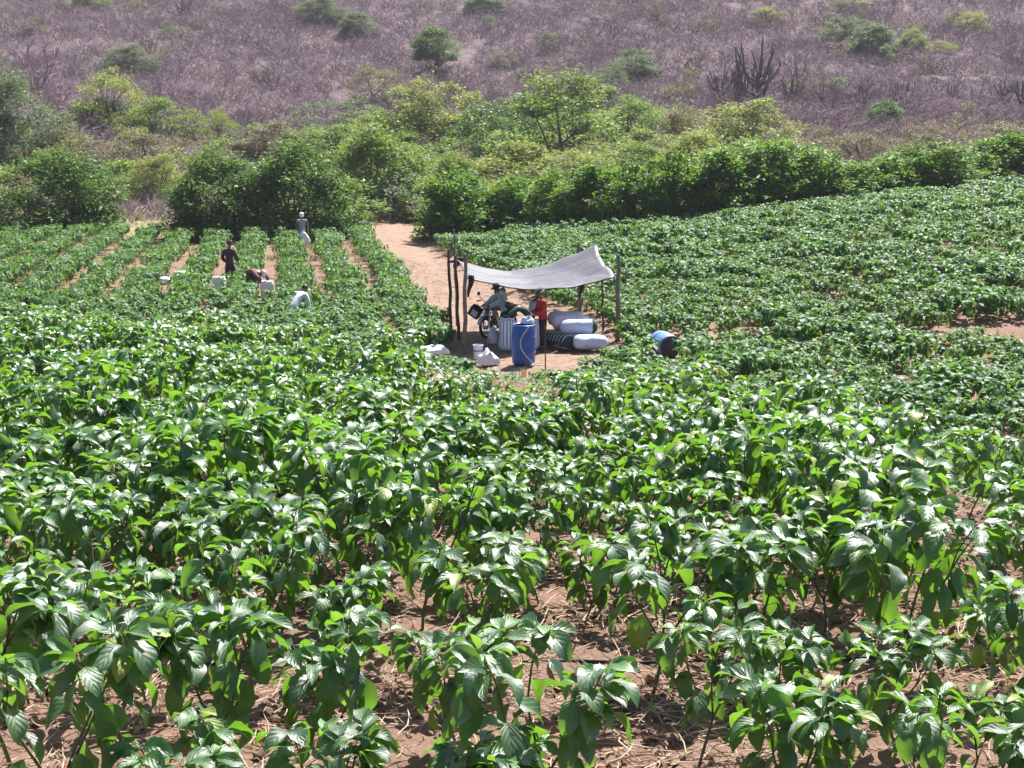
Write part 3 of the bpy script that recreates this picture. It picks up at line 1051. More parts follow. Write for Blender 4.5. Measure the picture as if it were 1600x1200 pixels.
VAR = {}
for nm, kw in (('round', dict(n_cl=130, per=105, leaf=0.040, dome=0.2)), ('airy', dict(n_cl=105, per=110, leaf=0.033, cl_r=(0.07, 0.14), dome=0.22)),
               ('hedge', dict(n_cl=110, per=75, leaf=0.062, cl_r=(0.09, 0.17), dome=0.3)), ('wisp', dict(n_cl=75, per=85, leaf=0.030, cl_r=(0.07, 0.15), dome=0.3, spray=True))):
    VAR[nm] = []
    for q in range(4):
        cm, ce = crown_mesh(40 + 7 * q + len(nm), **kw)
        VAR[nm].append((cm, trunk_mesh(q, ce), trunk_mesh(q + 50, ce, 4, 0.018, True)))


def bush(name, px, base, wpx, top, kind, var, label, group=None, cat='bush', lift=0.0, deep=0.9, y0=30):
    g = ground(px, base, y0)
    dist = g.y
    w = wpx * dist / F * 1.06
    h = max(0.6, (base - top) * dist / F)
    e = empty(name, (g.x, g.y, g.z - 0.05), float(rng.uniform(0, 6.28)))
    cm, t1, t2 = VAR[var][int(rng.integers(4))]
    c = obj('crown', cm, e, (0, 0, lift * h), None, (w * 1.06, w * deep * 1.06, h * (1 - lift) * 1.04))
    c.material_slots[0].link = 'OBJECT'
    c.material_slots[0].material = CROWN[kind]
    obj('trunk', t2 if lift else t1, e, None, None, (w, w * deep, h))
    tag(e, label, cat, group)
    return e


GB = 'bushes behind the fields'
B = [
    # px, base, width, top, kind, variant, label
    (92, 364, 190, 250, 'dark', 'round', 'wide dark green bush at the left end of the crop rows'),
    (345, 372, 165, 250, 'dark', 'round', 'big dark bush behind the standing picker in maroon'),
    (458, 372, 170, 232, 'dark', 'round', 'tall dark bush right behind the picker in grey vest'),
    (592, 330, 150, 205, 'mid', 'round', 'bright green bush left of where the dirt road leaves the field'),
    (712, 335, 100, 250, 'mid', 'round', 'green bush just behind the left end of the hedge'),
    (250, 315, 100, 245, 'lime', 'airy', 'yellow-green bush between the two dark bushes on the left'),
    (175, 300, 90, 258, 'dark', 'airy', 'small leafy tree sprouting behind the wide left bush'),
    (100, 268, 170, 205, 'olive', 'wisp', 'half-bare brownish bush above the wide left bush'),
    (235, 285, 160, 205, 'olive', 'wisp', 'half-bare olive bush above the yellow-green bush'),
    (25, 262, 150, 128, 'grey', 'airy', 'grey-green tree cut by the left edge of the photo'),
    (178, 210, 130, 112, 'lime', 'wisp', 'pale yellowish feathery tree on the left of the slope'),
    (165, 212, 90, 158, 'grey', 'round', 'low rounded grey-green bush under the pale feathery tree'),
    (250, 222, 125, 160, 'mid', 'airy', 'spreading green bush right of the pale feathery tree'),
    (345, 235, 60, 170, 'lime', 'wisp', 'thin lime-green sapling amid bare scrub'),
    (430, 262, 150, 195, 'olive', 'airy', 'olive bush above the tall dark bush'),
    (540, 225, 150, 160, 'grey', 'wisp', 'loose grey-green bush left of the golden bush'),
    (620, 250, 130, 180, 'mid', 'airy', 'green bush below and left of the golden bush'),
    (520, 275, 150, 200, 'mid', 'airy', 'green bush between the tall dark bush and the loose one above'),
    (680, 245, 160, 138, 'lime', 'airy', 'golden-green dense bush in the middle of the slope foot'),
    (585, 170, 110, 105, 'olive', 'wisp', 'faded olive bush at the foot of the bare slope'),
    (760, 275, 150, 175, 'dark', 'airy', 'dark green bush right of the golden bush'),
    (880, 275, 210, 130, 'mid', 'airy', 'largest rounded green tree behind the shelter'),
    (820, 200, 110, 150, 'grey', 'airy', 'grey-green bush left of the largest rounded tree'),
    (985, 245, 110, 155, 'mid', 'airy', 'green bush right of the largest rounded tree'),
    (810, 315, 150, 232, 'lime', 'round', 'yellow-green bush behind the left part of the hedge'),
    (905, 310, 130, 240, 'lime', 'airy', 'lime bush behind the hedge below the largest rounded tree'),
    (1000, 290, 120, 230, 'mid', 'airy', 'green bush peeping over the middle of the hedge'),
    (1065, 240, 110, 165, 'olive', 'wisp', 'twiggy half-bare bush left of the bright pale bush'),
    (1085, 295, 110, 215, 'lime', 'round', 'fresh lime bush rising over the hedge'),
    (1170, 255, 150, 162, 'lime', 'airy', 'bright pale green bush below the tall cactus'),
    (1250, 258, 110, 195, 'olive', 'wisp', 'dry brownish bush right of the bright pale bush'),
    (1345, 262, 120, 205, 'olive', 'wisp', 'dry ochre bush above the right half of the hedge'),
    (1383, 200, 62, 160, 'dark', 'round', 'small dark evergreen bush alone on the right slope'),
    (1460, 255, 120, 195, 'olive', 'wisp', 'pinkish dry bush near the right end of the hedge'),
    (1565, 250, 130, 190, 'olive', 'wisp', 'dry bush above the hedge at the right edge'),
    (205, 116, 80, 74, 'grey', 'airy', 'small round green tree high on the left slope'),
    (992, 122, 80, 82, 'grey', 'airy', 'pale green tree alone on the middle slope'),
    (958, 145, 60, 98, 'grey', 'wisp', 'thin grey-green sapling beside the pale green tree'),
    (1320, 72, 70, 32, 'grey', 'airy', 'left of two grey-green trees high on the right slope'),
    (1362, 88, 70, 42, 'grey', 'round', 'right of two grey-green trees high on the right slope'),
    (1425, 76, 52, 48, 'mid', 'airy', 'little green bush high on the right slope'),
    (1465, 82, 55, 64, 'lime', 'wisp', 'flat yellowish bush high on the right slope'),
    (1198, 40, 50, 12, 'lime', 'wisp', 'yellowish bush near the top edge above the tall cactus'),
    (1515, 50, 60, 20, 'lime', 'wisp', 'yellow-green bush near the top right corner'),
    (1330, 14, 70, -12, 'lime', 'wisp', 'bush cut by the top edge on the right slope'),
    (560, 56, 56, 24, 'grey', 'round', 'green bush high on the slope left of the lone tree'),
    (500, 38, 80, -2, 'grey', 'airy', 'grey-green bush at the top edge left of the middle'),
    (755, 24, 60, -5, 'grey', 'round', 'dull bush at the top edge in the middle'),
    (140, 14, 60, -18, 'mid', 'airy', 'green bush cut by the top edge at the left'),
    (790, 108, 60, 82, 'olive', 'wisp', 'rusty dry bush right of the lone tree on the slope'),
    (660, 176, 90, 120, 'olive', 'wisp', 'dry twiggy bush above the golden bush'),
]
for (px, ba, w, to, kd, va, lb) in B:
    bush('bush' if 'tree' not in lb else 'leafy_tree', px, ba, w, to, kd, va, lb, GB, 'tree' if 'tree' in lb else 'bush')
bush('leafy_tree', 680, 118, 68, 50, 'dark', 'round', 'lone round green tree with bare trunk on the middle slope', None, 'tree', lift=0.33)

hx = [708, 745, 800, 865, 930, 995, 1060, 1125, 1190, 1255, 1320, 1385, 1450, 1515, 1575, 1630]
hb = [374, 371, 367, 363, 360, 357, 352, 345, 337, 329, 321, 312, 304, 296, 289, 284]
ht = [285, 292, 283, 275, 280, 268, 262, 262, 250, 247, 246, 242, 238, 231, 228, 222]
for i in range(16):
    lb = 'glossy dark hedge bush, %s from the dirt road end of the hedge' % (ordn + ['fifteenth', 'sixteenth'])[i]
    bush('hedge_bush', hx[i], hb[i], int(rng.integers(92, 118)), ht[i] + int(rng.integers(-17, 13)), 'hedge', 'hedge', lb, 'bushes of the dark hedge', 'hedge bush', deep=1.0)


# ------------------------------------------------------------------ bare trees, scrub, cacti
def bare_mesh(seed, stems=6, spread=0.5, depth=3, r0=0.012, mat='bare_twig', kids=3, wig=0.12):
    r = np.random.default_rng(seed)
    mb = MB()

    def grow(p, d, L, rad, lev):
        q = p + d * L * 0.5 + r.normal(0, wig * L * 0.3, 3)
        e = p + d * L + r.normal(0, wig * L * 0.4, 3)
        mb.tube([p, q, e], [rad, rad * 0.8, rad * 0.55], 3, cap=False)
        if lev == 0: return
        for k in range(kids + (lev == 1)):
            t = r.uniform(0.35, 1.0)
            s = p + (e - p) * t
            nd_ = d + r.normal(0, spread, 3); nd_[2] = abs(nd_[2]) * 0.8 + 0.12
            nd_ /= np.linalg.norm(nd_)
            grow(s, nd_, L * r.uniform(0.5, 0.75), rad * 0.55, lev - 1)
    for i in range(stems):
        a = 2 * np.pi * i / stems + r.uniform(-.4, .4)
        d = np.array([math.cos(a) * spread, math.sin(a) * spread, 1.0]) * 1.0
        d /= np.linalg.norm(d)
        grow(np.array([0.03 * math.cos(a), 0.03 * math.sin(a), -0.03]), d, r.uniform(0.35, 0.5), r0, depth)
    return mb.mesh('scrub', M[mat], smooth=False)


SCRUB = [bare_mesh(900 + i, stems=7, spread=0.75, depth=3, r0=0.013, mat=m_, kids=2) for i, m_ in
         enumerate(['bare_twig', 'bare_twig', 'bare_twig', 'bare_twig_pale', 'bare_twig_pale', 'bare_twig_dark'])]
pts, sc, ix = [], [], []
y = 84.0
while y < 330:
    st = 1.08 + 0.004 * (y - 84)
    n = int((1.0 * y + 16) / st)
    xs = np.linspace(-0.50 * y - 8, 0.50 * y + 8, n) + rng.normal(0, 0.5, n)
    ysr = y + rng.normal(0, 0.6, n)
    dn = vnoise(xs / 7, ysr / 7)
    keep = (rng.random(n) < np.interp(ysr, [84, 100, 130], [0.35, 0.7, 0.95])) & (dn > -0.4)
    xs, ysr, dn = xs[keep], ysr[keep], dn[keep]
    pts.append(np.stack([xs, ysr, H(xs, ysr) - 0.1], -1))
    k = np.where(rng.random(len(xs)) < 0.14, rng.uniform(3.0, 4.6, len(xs)), rng.uniform(1.3, 2.7, len(xs))) * (1 + 0.6 * dn) * np.interp(ysr, [84, 120], [0.6, 1])
    sc.append(np.stack([k * 1.25, k * 1.25, k], -1))
    pn = vnoise(xs / 11 + 31, ysr / 11)
    ix.append(np.where(rng.random(len(xs)) < np.clip(0.2 + pn, 0.03, 0.8), rng.integers(3, 5, len(xs)), np.where((k > 2.9) | (rng.random(len(xs)) < 0.06), 5, rng.integers(0, 3, len(xs)))))
    y += st
pts = np.concatenate(pts); sc = np.concatenate(sc); ix = np.concatenate(ix)
tag(scatter('bare_scrub', pts, zrot(len(pts), 0.08), sc, ix, SCRUB), 'leafless mauve-grey thorn scrub covering the slope', 'scrub', kind='stuff')
print('scrub', len(pts))

BT = [(60, 150, 40, 'pale bare tree at the left of the slope'), (425, 142, 92, 'dark bare bush in the middle of the left slope'), (235, 88, 28, 'rounded bare tree above the small round green tree'),
      (1300, 178, 92, 'leaning bare tree with crooked pale branches right of the cacti'), (1243, 128, 52, 'tall thin bare tree above the cacti'), (1345, 180, 98, 'bare whippy tree left of the small dark evergreen bush'),
      (1590, 110, 30, 'bare tree at the right edge of the slope'), (1080, 120, 70, 'dark bare bush above and left of the cacti'), (960, 60, 20, 'dark bare bush near the top in the middle'), (1590, 235, 150, 'leafless tree above the right end of the hedge'),
      (900, 118, 80, 'bare bush above the largest rounded green tree'), (330, 60, 25, 'bare bush right of the branching cactus at the top edge')]
for i, (px, ba, to, lb) in enumerate(BT):
    g = ground(px, ba, 40)
    h = (ba - to) * g.y / F
    e = empty('bare_tree', (g.x, g.y, g.z - 0.05), float(rng.uniform(0, 6)))
    tag(e, lb, 'tree', 'bare trees on the slope')
    me = bare_mesh(1200 + i, stems=3 if i in (3, 4, 5) else 5, spread=0.5, depth=3, r0=0.02, mat='bare_twig_dark' if 'dark' in lb or i in (3,) else 'bare_twig', kids=3)
    me.name = 'branches'
    obj('branches', me, e, None, None, (h * 1.0, h * 1.0, h))
    mb = MB().tube([(0, 0, -0.05), (0.02 * h, 0, 0.1 * h), (0.0, 0.02 * h, 0.26 * h)], [0.05 * h, 0.038 * h, 0.015 * h], 6)
    mb.build('trunk', M['bark'], e)


def cactus(px, base, top, wpx, label, seed, n_arm=9):
    g = ground(px, base, 40)
    h = (base - top) * g.y / F
    w = wpx * g.y / F / 2
    r = np.random.default_rng(seed)
    e = empty('candelabra_cactus', (g.x, g.y, g.z - 0.05), 0)
    tag(e, label, 'cactus', 'column cacti on the slope')
    MB().tube([(0, 0, 0), (0.03 * h, 0, 0.2 * h), (0, 0, 0.42 * h), (0.04 * h, 0, 0.72 * h), (0.05 * h, 0, h)], [0.045 * h, 0.034 * h, 0.026 * h, 0.019 * h, 0.009 * h], 7).build('trunk', M['cactus_skin'], e)
    n_arm = int(n_arm * 1.7)
    for i in range(n_arm):
        a = 2 * np.pi * i / n_arm + r.uniform(-.3, .3)
        z0 = r.uniform(0.1, 0.45) * h
        o_ = r.uniform(0.45, 1.0) * w
        zt = r.uniform(0.55, 0.92) * h
        ca, sa = math.cos(a), math.sin(a)
        p = [(0, 0, z0), (ca * o_ * 0.5, sa * o_ * 0.5, z0 + 0.07 * h), (ca * o_ * 0.82, sa * o_ * 0.82, z0 + 0.2 * h), (ca * o_ * 0.95 + r.normal(0, .03) * h, sa * o_ * 0.95, (z0 + 0.2 * h + zt) / 2 + .02 * h), (ca * o_ * r.uniform(0.8, 1.3), sa * o_, max(zt, z0 + 0.3 * h))]
        MB().tube(p, [0.02 * h, 0.02 * h, 0.018 * h, 0.015 * h, 0.007 * h], 6).build('arm', M['cactus_skin'], e)
    return e


for i, c in enumerate([(1183, 172, 62, 75, 'tallest candelabra cactus on the right slope', 1, 11), (1128, 168, 100, 62, 'bushy dark cactus left of the tallest cactus', 2, 14), (1155, 175, 95, 30, 'slim cactus pressed against the tallest one', 3, 5),
                       (1236, 165, 112, 45, 'low cactus clump right of the tallest cactus', 4, 10), (1408, 172, 122, 45, 'cactus clump above the small dark evergreen bush', 5, 9), (1488, 170, 128, 30, 'thin cactus between two clumps on the right slope', 6, 6),
                       (1566, 168, 120, 40, 'dark cactus clump near the right edge', 7, 8), (1596, 172, 112, 40, 'cactus cut by the right edge of the photo', 8, 8), (284, 34, -8, 34, 'dark branching cactus at the top edge on the left', 9, 8), (1396, 22, -10, 14, 'single dark cactus column at the top edge', 10, 3)]):
    cactus(*c)

# ------------------------------------------------------------------ ground litter
def clod(seed):
    r = np.random.default_rng(seed)
    import bmesh
    bm = bmesh.new()
    bmesh.ops.create_icosphere(bm, subdivisions=1, radius=1)
    for v in bm.verts:
        v.co *= r.uniform(0.65, 1.15)
        v.co.z *= 0.7
    me = bpy.data.meshes.new('clod')
    bm.to_mesh(me); bm.free()
    me.materials.append(M['clod'])
    return me


def straw(seed, L=1.0):
    r = np.random.default_rng(seed)
    p = [np.zeros(3)]
    d = np.array([1.0, 0, 0.05])
    for i in range(3):
        d = d + r.normal(0, 0.25, 3) * np.array([1, 1, 0.25])
        p.append(p[-1] + d / np.linalg.norm(d) * L / 3)
    return MB().tube([tuple(q) for q in p], [0.022, 0.026, 0.022, 0.010], 3, cap=False).mesh('straw', M['straw'])


def blade(seed, mat, n=9):
    r = np.random.default_rng(seed)
    V, Fq = [], []
    for i in range(n):
        a = r.uniform(0, 6.28); o_ = r.normal(0, 0.12, 2); w = 0.035
        lean = r.uniform(0.1, 0.7); h = r.uniform(0.5, 1.0)
        ca, sa = math.cos(a), math.sin(a)
        b = len(V)
        for t, ww in ((0, w), (0.5, w * 0.8), (1, 0.004)):
            cx = o_[0] + ca * lean * t * t; cy = o_[1] + sa * lean * t * t
            V += [(cx - sa * ww, cy + ca * ww, h * t), (cx + sa * ww, cy - ca * ww, h * t)]
        Fq += [(b, b + 1, b + 3, b + 2), (b + 2, b + 3, b + 5, b + 4)]
    V = np.array(V)
    return fast_mesh('grass_tuft', V, np.array(Fq), mat, None, {'rnd': np.repeat(r.random(n), 6), 'yng': np.zeros(len(V))})


def near_points(n, y0, y1, yard=False):
    u = rng.random(n)
    y = np.sqrt(y0 * y0 + u * (y1 * y1 - y0 * y0))
    x = rng.uniform(-0.40, 0.40, n) * y * 1.03
    k = y < y_edge(x) + 2.5
    return x[k], y[k]


x, y = near_points(34000, 4.3, 17)
k = rng.random(len(x)) ** 4 * 0.034 + 0.007
put_stuff('soil_clods', x, y, k, [clod(i) for i in range(5)], 'loose reddish-brown soil clods between the pepper plants', 'soil clods', tilt=1.0, dz=0.01)
x, y = near_points(42000, 4.3, 20)
n = len(x)
P = np.stack([x, y, H(x, y) + rng.uniform(0.01, 0.045, n)], -1)
rt = zrot(n, 0.18)
k = rng.uniform(0.06, 0.24, n)
tag(scatter('straw_litter', P, rt, np.stack([k, np.minimum(k, 0.13), np.minimum(k, 0.13)], -1), rng.integers(0, 6, n), [straw(i) for i in range(6)]), 'dry straw scattered on the soil under the pepper plants', 'straw', kind='stuff')
n = 2600
x = rng.uniform(-4, 5, n); y = rng.uniform(31, 60, n)
x = np.where(y > 44, x * 0.4 + np.interp(y, [44, 60], [-1.2, -4.1]), x)
P = np.stack([x, y, H(x, y) - 0.02], -1)
k = rng.uniform(0.08, 0.3, n)
tag(scatter('yard_litter', P, zrot(n, 0.12), np.stack([k, np.minimum(k, 0.2), np.minimum(k, 0.2)], -1), rng.integers(0, 8, n), [straw(i + 20) for i in range(8)]), 'bits of straw and twigs trodden into the yard and road', 'straw', kind='stuff')
x, y = near_points(2600, 4.3, 17)
n = len(x)
dl = [fast_mesh('dead_leaf', V, Qf, M['dead_leaf'], U) for (V, Qf, U) in (leaf_grid(1, 0.5, 4, 2, 1.2, 0.7, 0.8, 0.3), leaf_grid(1, 0.4, 4, 2, -1.0, 0.6, -0.8, 0.3))]
put_stuff('fallen_leaves', x, y, rng.uniform(0.05, 0.1, n), dl, 'brown curled fallen leaves on the soil', 'fallen leaves', tilt=0.5, dz=0.035)
tufts = [blade(i, M['grass']) for i in range(3)] + [blade(i + 9, M['dry_grass']) for i in range(3)]
# grass: verge by the road, the track on the right, weeds round the yard, tufts on the bank, field margin at the back
gx, gy = [], []
for q in range(9000):
    x = rng.uniform(-45, 30); y = rng.uniform(29, 92)
    px, py = project(x, y, Hs(x, y))
    if not (-50 < px < 1650): continue
    rmk = float(max(road_mask(x, y), yard_mask(x, y)))
    if rmk > 0.35: continue
    a = (y > 68 and vnoise(x / 4, y / 4) > -0.2) or (abs(y - 35.8) < 0.9 and x > 3.6) or (0.02 < rmk) or (y < 33.5 and -2.5 < x < 4.5)
    a = a or (42 < y < 74 and x < -3.2 - (y - 42) * 0.16 and rng.random() < 0.6)
    if a:
        gx.append(x); gy.append(y)
put_stuff('grass_tufts', gx, gy, rng.uniform(0.12, 0.4, len(gx)), tufts, 'green and dry grass along the road, the yard and the field edges', 'grass', tilt=0.15)
x, y = near_points(260, 4.3, 16)
put_stuff('weed_tufts', x, y, rng.uniform(0.05, 0.14, len(x)), tufts, 'small weeds sprouting between the pepper plants', 'weeds', tilt=0.15)
# leafy undergrowth filling the belt between field and slope
ux, uy, us_, uz = [], [], [], []
for q in range(5200):
    y = rng.uniform(82, 150); x = rng.uniform(-0.40, 0.40) * y
    px, py = project(x, y, Hs(x, y))
    lim = np.interp(px, [0, 300, 560, 650, 900, 1050, 1250, 1350, 1600], [215, 245, 215, 165, 160, 195, 275, 320, 330])
    if py < lim or vnoise(x / 5, y / 5) < -0.12 or rng.random() < (0.55 if px > 540 else 0.9): continue
    if 190 < px < 272 and py > 270: continue
    if road_mask(x, y) > 0.1: continue
    ux.append(x); uy.append(y); us_.append(rng.uniform(1.2, 2.6))
us_ = np.array(us_)
UG = []
for i, kd in enumerate(('mid', 'lime', 'grey', 'mid', 'olive')):
    cm, ce = crown_mesh(300 + i, n_cl=26, per=50, leaf=0.075, cl_r=(0.12, 0.22), dome=0.3)
    cm.materials[0] = CROWN[kd]
    UG.append(cm)
put_stuff('undergrowth', ux, uy, np.stack([us_ * 1.5, us_ * 1.5, us_], -1), UG, 'mixed green undergrowth filling the belt behind the hedge', 'undergrowth')
# faint half-leafed shrubs lost in the scrub of the slope
hx_, hy_ = [], []
for q in range(420):
    y = rng.uniform(100, 290); x = rng.uniform(-0.45, 0.45) * y
    if vnoise(x / 16 + 3, y / 16) > 0.02: hx_.append(x); hy_.append(y)
HG = []
for i, kd in enumerate(('olive', 'grey', 'olive')):
    cm, ce = crown_mesh(340 + i, n_cl=22, per=42, leaf=0.07, cl_r=(0.1, 0.2), dome=0.3, spray=True)
    cm.materials[0] = CROWN[kd]
    HG.append(cm)
hs_ = rng.uniform(1.2, 2.8, len(hx_))
put_stuff('faded_shrubs', hx_, hy_, np.stack([hs_ * 1.3, hs_ * 1.3, hs_], -1), HG, 'faint half-leafed shrubs scattered through the bare slope scrub', 'shrubs')
# dry low brush between field and slope
x = rng.uniform(-48, 48, 2600); y = rng.uniform(84, 125, 2600)
k = np.abs(x) < 0.41 * y
put_stuff('dry_brush', x[k], y[k], rng.uniform(0.4, 1.1, k.sum()), [blade(40 + i, M['dry_grass'], 14) for i in range(3)] + SCRUB[3:5], 'dry pinkish brush at the foot of the slope', 'brush', tilt=0.15)


x = rng.uniform(9, 46, 1500); y = rng.uniform(78, 112, 1500)
k = (x < 0.44 * y) & (x > 0.16 * y)
put_stuff('dry_brush', x[k], y[k], rng.uniform(0.7, 1.5, k.sum()), [blade(60 + i, M['dry_grass'], 14) for i in range(3)] + SCRUB[3:5], 'warm tan dry brush above the right half of the hedge', 'brush', tilt=0.15)


def hose(name, x0, x1, yv, label, r=0.009):
    xs = np.linspace(x0, x1, 60)
    p = [(float(a), float(yv + 0.05 * vnoise(a * 0.7, yv) + 0.02 * a), float(H(a, yv) + 0.022 + 0.03 * vnoise(a * 3, 2))) for a in xs]
    tag(MB().tube(p, r, 6).build(name, M['hose_black']), label, 'hose', 'drip hoses along the near rows')


hose('drip_hose', -4.2, 4.2, 6.72, 'black drip hose lying along the second row from the front')
hose('drip_hose', -4.6, 4.4, 8.35, 'black drip hose lying behind the second row, farther from the front')
p = ground(75, 1080); q = ground(152, 1103)
tag(MB().tube([p + Vector((0, 0, .035)), (p + q) / 2 + Vector((0, 0.01, .05)), q + Vector((0, 0, .03))], [0.018, 0.022, 0.016], 7).build('dry_branch', M['old_wood']), 'short pale dry branch lying on the soil at the lower left', 'branch')

# ------------------------------------------------------------------ the shelter: poles and tarpaulin
def pole(pt, pb, r, mat, label, y=None, name='wooden_pole', fork=False):
    b = ground(*pb) if y is None else at_y(pb[0], pb[1], y)
    b.z = Hs(b.x, b.y)
    t = at_y(pt[0], pt[1], b.y)
    n = 7
    pts_ = []
    for i in range(n):
        f = i / (n - 1)
        wv = 0.018 * math.sin(i * 2.1 + pb[0])
        pts_.append(b.lerp(t, f) + Vector((wv if 0 < i < n - 1 else 0, 0.01 * math.cos(i * 1.7 + pb[0]), -0.15 if i == 0 else 0)))
    mb = MB().tube(pts_, [r * (1.1 - 0.25 * i / (n - 1)) * random.uniform(0.92, 1.08) for i in range(n)], 8)
    o = mb.build(name, mat)
    tag(o, label, 'pole', 'poles of the shelter')
    return b, t


bl0, tl0 = pole((701, 390), (705, 523), 0.045, M['dark_wood'], 'leftmost dark pole of the shelter by the dirt road')
bl1, tl1 = pole((712, 400), (717, 531), 0.04, M['dark_wood'], 'second dark pole from the left, under the tarpaulin corner')
bl2, tl2 = pole((727, 397), (726, 552), 0.05, M['old_wood'], 'grey front left pole of the shelter')
bk, tk = pole((709, 358), (714, 519), 0.03, M['old_wood'], 'thin tall pole rising above the left tarpaulin corner', y=40.6)
br_, tr_ = pole((966, 398), (965, 531), 0.062, M['old_wood'], 'thick grey right front pole of the shelter')
bb, tb = pole((904, 380), (906, 500), 0.06, M['old_wood'], 'back right pole standing behind the stacked sacks', y=41.0)
bt, tt = pole((941, 436), (942, 512), 0.028, M['dark_wood'], 'thin dark pole between the back and the right front pole', y=38.6)
MB().tube([at_y(700, 409, bl0.y), at_y(712, 408, bl0.y + 0.02)], 0.03, 6)
o = MB().tube([at_y(699, 410, bl0.y - 0.05), at_y(706, 409, bl0.y - 0.06), at_y(714, 408, bl0.y + 0.0)], [0.02, 0.035, 0.02], 6).build('tie_strip', M['cloth_dark'])
tag(o, 'dark rag tied round the leftmost pole of the shelter', 'rag')

cFL = at_y(729, 430, bl2.y); cFR = at_y(963, 429, br_.y); cBL = at_y(713, 402, 40.4); cBR = at_y(932, 382, 40.6)
NU, NV = 36, 20
TV = np.zeros((NV + 1, NU + 1, 3))
for iv in range(NV + 1):
    for iu in range(NU + 1):
        u, v = iu / NU, iv / NV
        p = (cFL * (1 - u) + cFR * u) * (1 - v) + (cBL * (1 - u) + cBR * u) * v
        sag = (0.38 + 0.16 * v) * 4 * u * (1 - u) * (1 + 0.35 * (0.5 - u)) + 0.10 * 4 * v * (1 - v)
        p = p + Vector((0, 0, -sag))
        pinch = 0.07 * 4 * v * (1 - v)
        p.x += pinch * ((1 - u) ** 3) - pinch * (u ** 3)
        p.z += 0.06 * float(fbm(u * 5, v * 4, 3)) + 0.045 * math.sin(9 * math.atan2(v + 0.02, 1.02 - u)) * max(0, 1 - 2.2 * math.hypot(v, 1 - u)) + 0.02 * math.sin(v * 17 + u * 5 + 3 * float(vnoise(u * 4, v * 3))) + 0.012 * math.sin(u * 26 + v * 6) * (abs(u - 0.5) * 2) ** 2
        TV[iv, iu] = p
ii = np.arange((NV + 1) * (NU + 1)).reshape(NV + 1, NU + 1)
Qf = np.stack([ii[:-1, :-1], ii[:-1, 1:], ii[1:, 1:], ii[1:, :-1]], -1).reshape(-1, 4)
UVt = np.stack(np.meshgrid(np.linspace(0, 1, NV + 1), np.linspace(0, 1, NU + 1), indexing='ij'), -1).reshape(-1, 2)[:, ::-1]
te = empty('tarpaulin', (float(TV[..., 0].mean()), float(TV[..., 1].mean()), 0))
TVl = TV - np.array(te.location)
tarp = obj('sheet', fast_mesh('sheet', TVl.reshape(-1, 3), Qf, M['tarp'], UVt[Qf.ravel()]), te)
md = tarp.modifiers.new('thickness', 'SOLIDIFY'); md.thickness = 0.008
# rope hems, dark hanging flaps, one dark corner for the shaded underside
front_edge = [tuple(TVl[0, i] + np.array([0, -0.008, -0.012])) for i in range(NU + 1)]
MB().tube(front_edge, 0.016, 6).build('hem', M['cloth_dark'], te)
MB().tube([tuple(TVl[-1, i] + np.array([0, 0.008, -0.01])) for i in range(NU + 1)], 0.010, 6).build('hem', M['cloth_dark'], te)


for iv in (7, 14):
    MB().tube([tuple(TVl[iv, i] + np.array([0, 0, 0.0])) for i in range(NU + 1)], 0.0075, 4).build('seam', M['tarp'], te)


def flap(p0, w, h, name='flap'):
    mb = MB()
    n = 6
    V = []
    for i in range(n + 1):
        f = i / n
        ww = w * (1 - 0.75 * f ** 1.5)
        for j in range(4):
            V.append((p0[0] + ww * (j / 3) + 0.02 * math.sin(i), p0[1] + 0.03 * math.sin(j * 2.2 + i * .6), p0[2] - h * f))
    Fq = [(i * 4 + j, i * 4 + j + 1, i * 4 + j + 5, i * 4 + j + 4) for i in range(n) for j in range(3)]
    o = mb.add(V, Fq).build(name, M['cloth_dark'], te)
    q = o.modifiers.new('thickness', 'SOLIDIFY'); q.thickness = 0.01


loc = np.array(te.location)
flap(np.array(at_y(731, 430, bl2.y + 0.06)) - loc, 0.15, 0.56)
flap(np.array(at_y(906, 442, 39.9)) - loc, 0.13, 0.42)
flap(np.array(at_y(709, 403, 40.35)) - loc, 0.30, 0.30)  # left corner: dark colour stands in for shade on the tarpaulin's underside
MB().tube([tuple(np.array(cFR) - loc), tuple(np.array(at_y(967, 431, br_.y)) - loc)], 0.012, 5).build('cord', M['cloth_dark'], te)
MB().tube([tuple(np.array(cBR) - loc), tuple(np.array(at_y(904, 386, 40.2)) - loc)], 0.008, 5).build('cord', M['cloth_dark'], te)
tag(te, 'sagging pale grey tarpaulin stretched between the poles', 'tarpaulin')

# ------------------------------------------------------------------ drums, buckets, sacks
def drum_prof(R_, h):
    return [(0.001, 0.0), (R_ * 0.86, 0.0), (R_ * 0.93, 0.015), (R_ * 0.97, 0.06), (R_ * 1.0, 0.2 * h), (R_ * 1.03, 0.5 * h), (R_ * 1.0, 0.8 * h), (R_ * 0.97, 0.9 * h), (R_ * 0.93, 0.945 * h), (R_ * 0.86, 0.965 * h)]


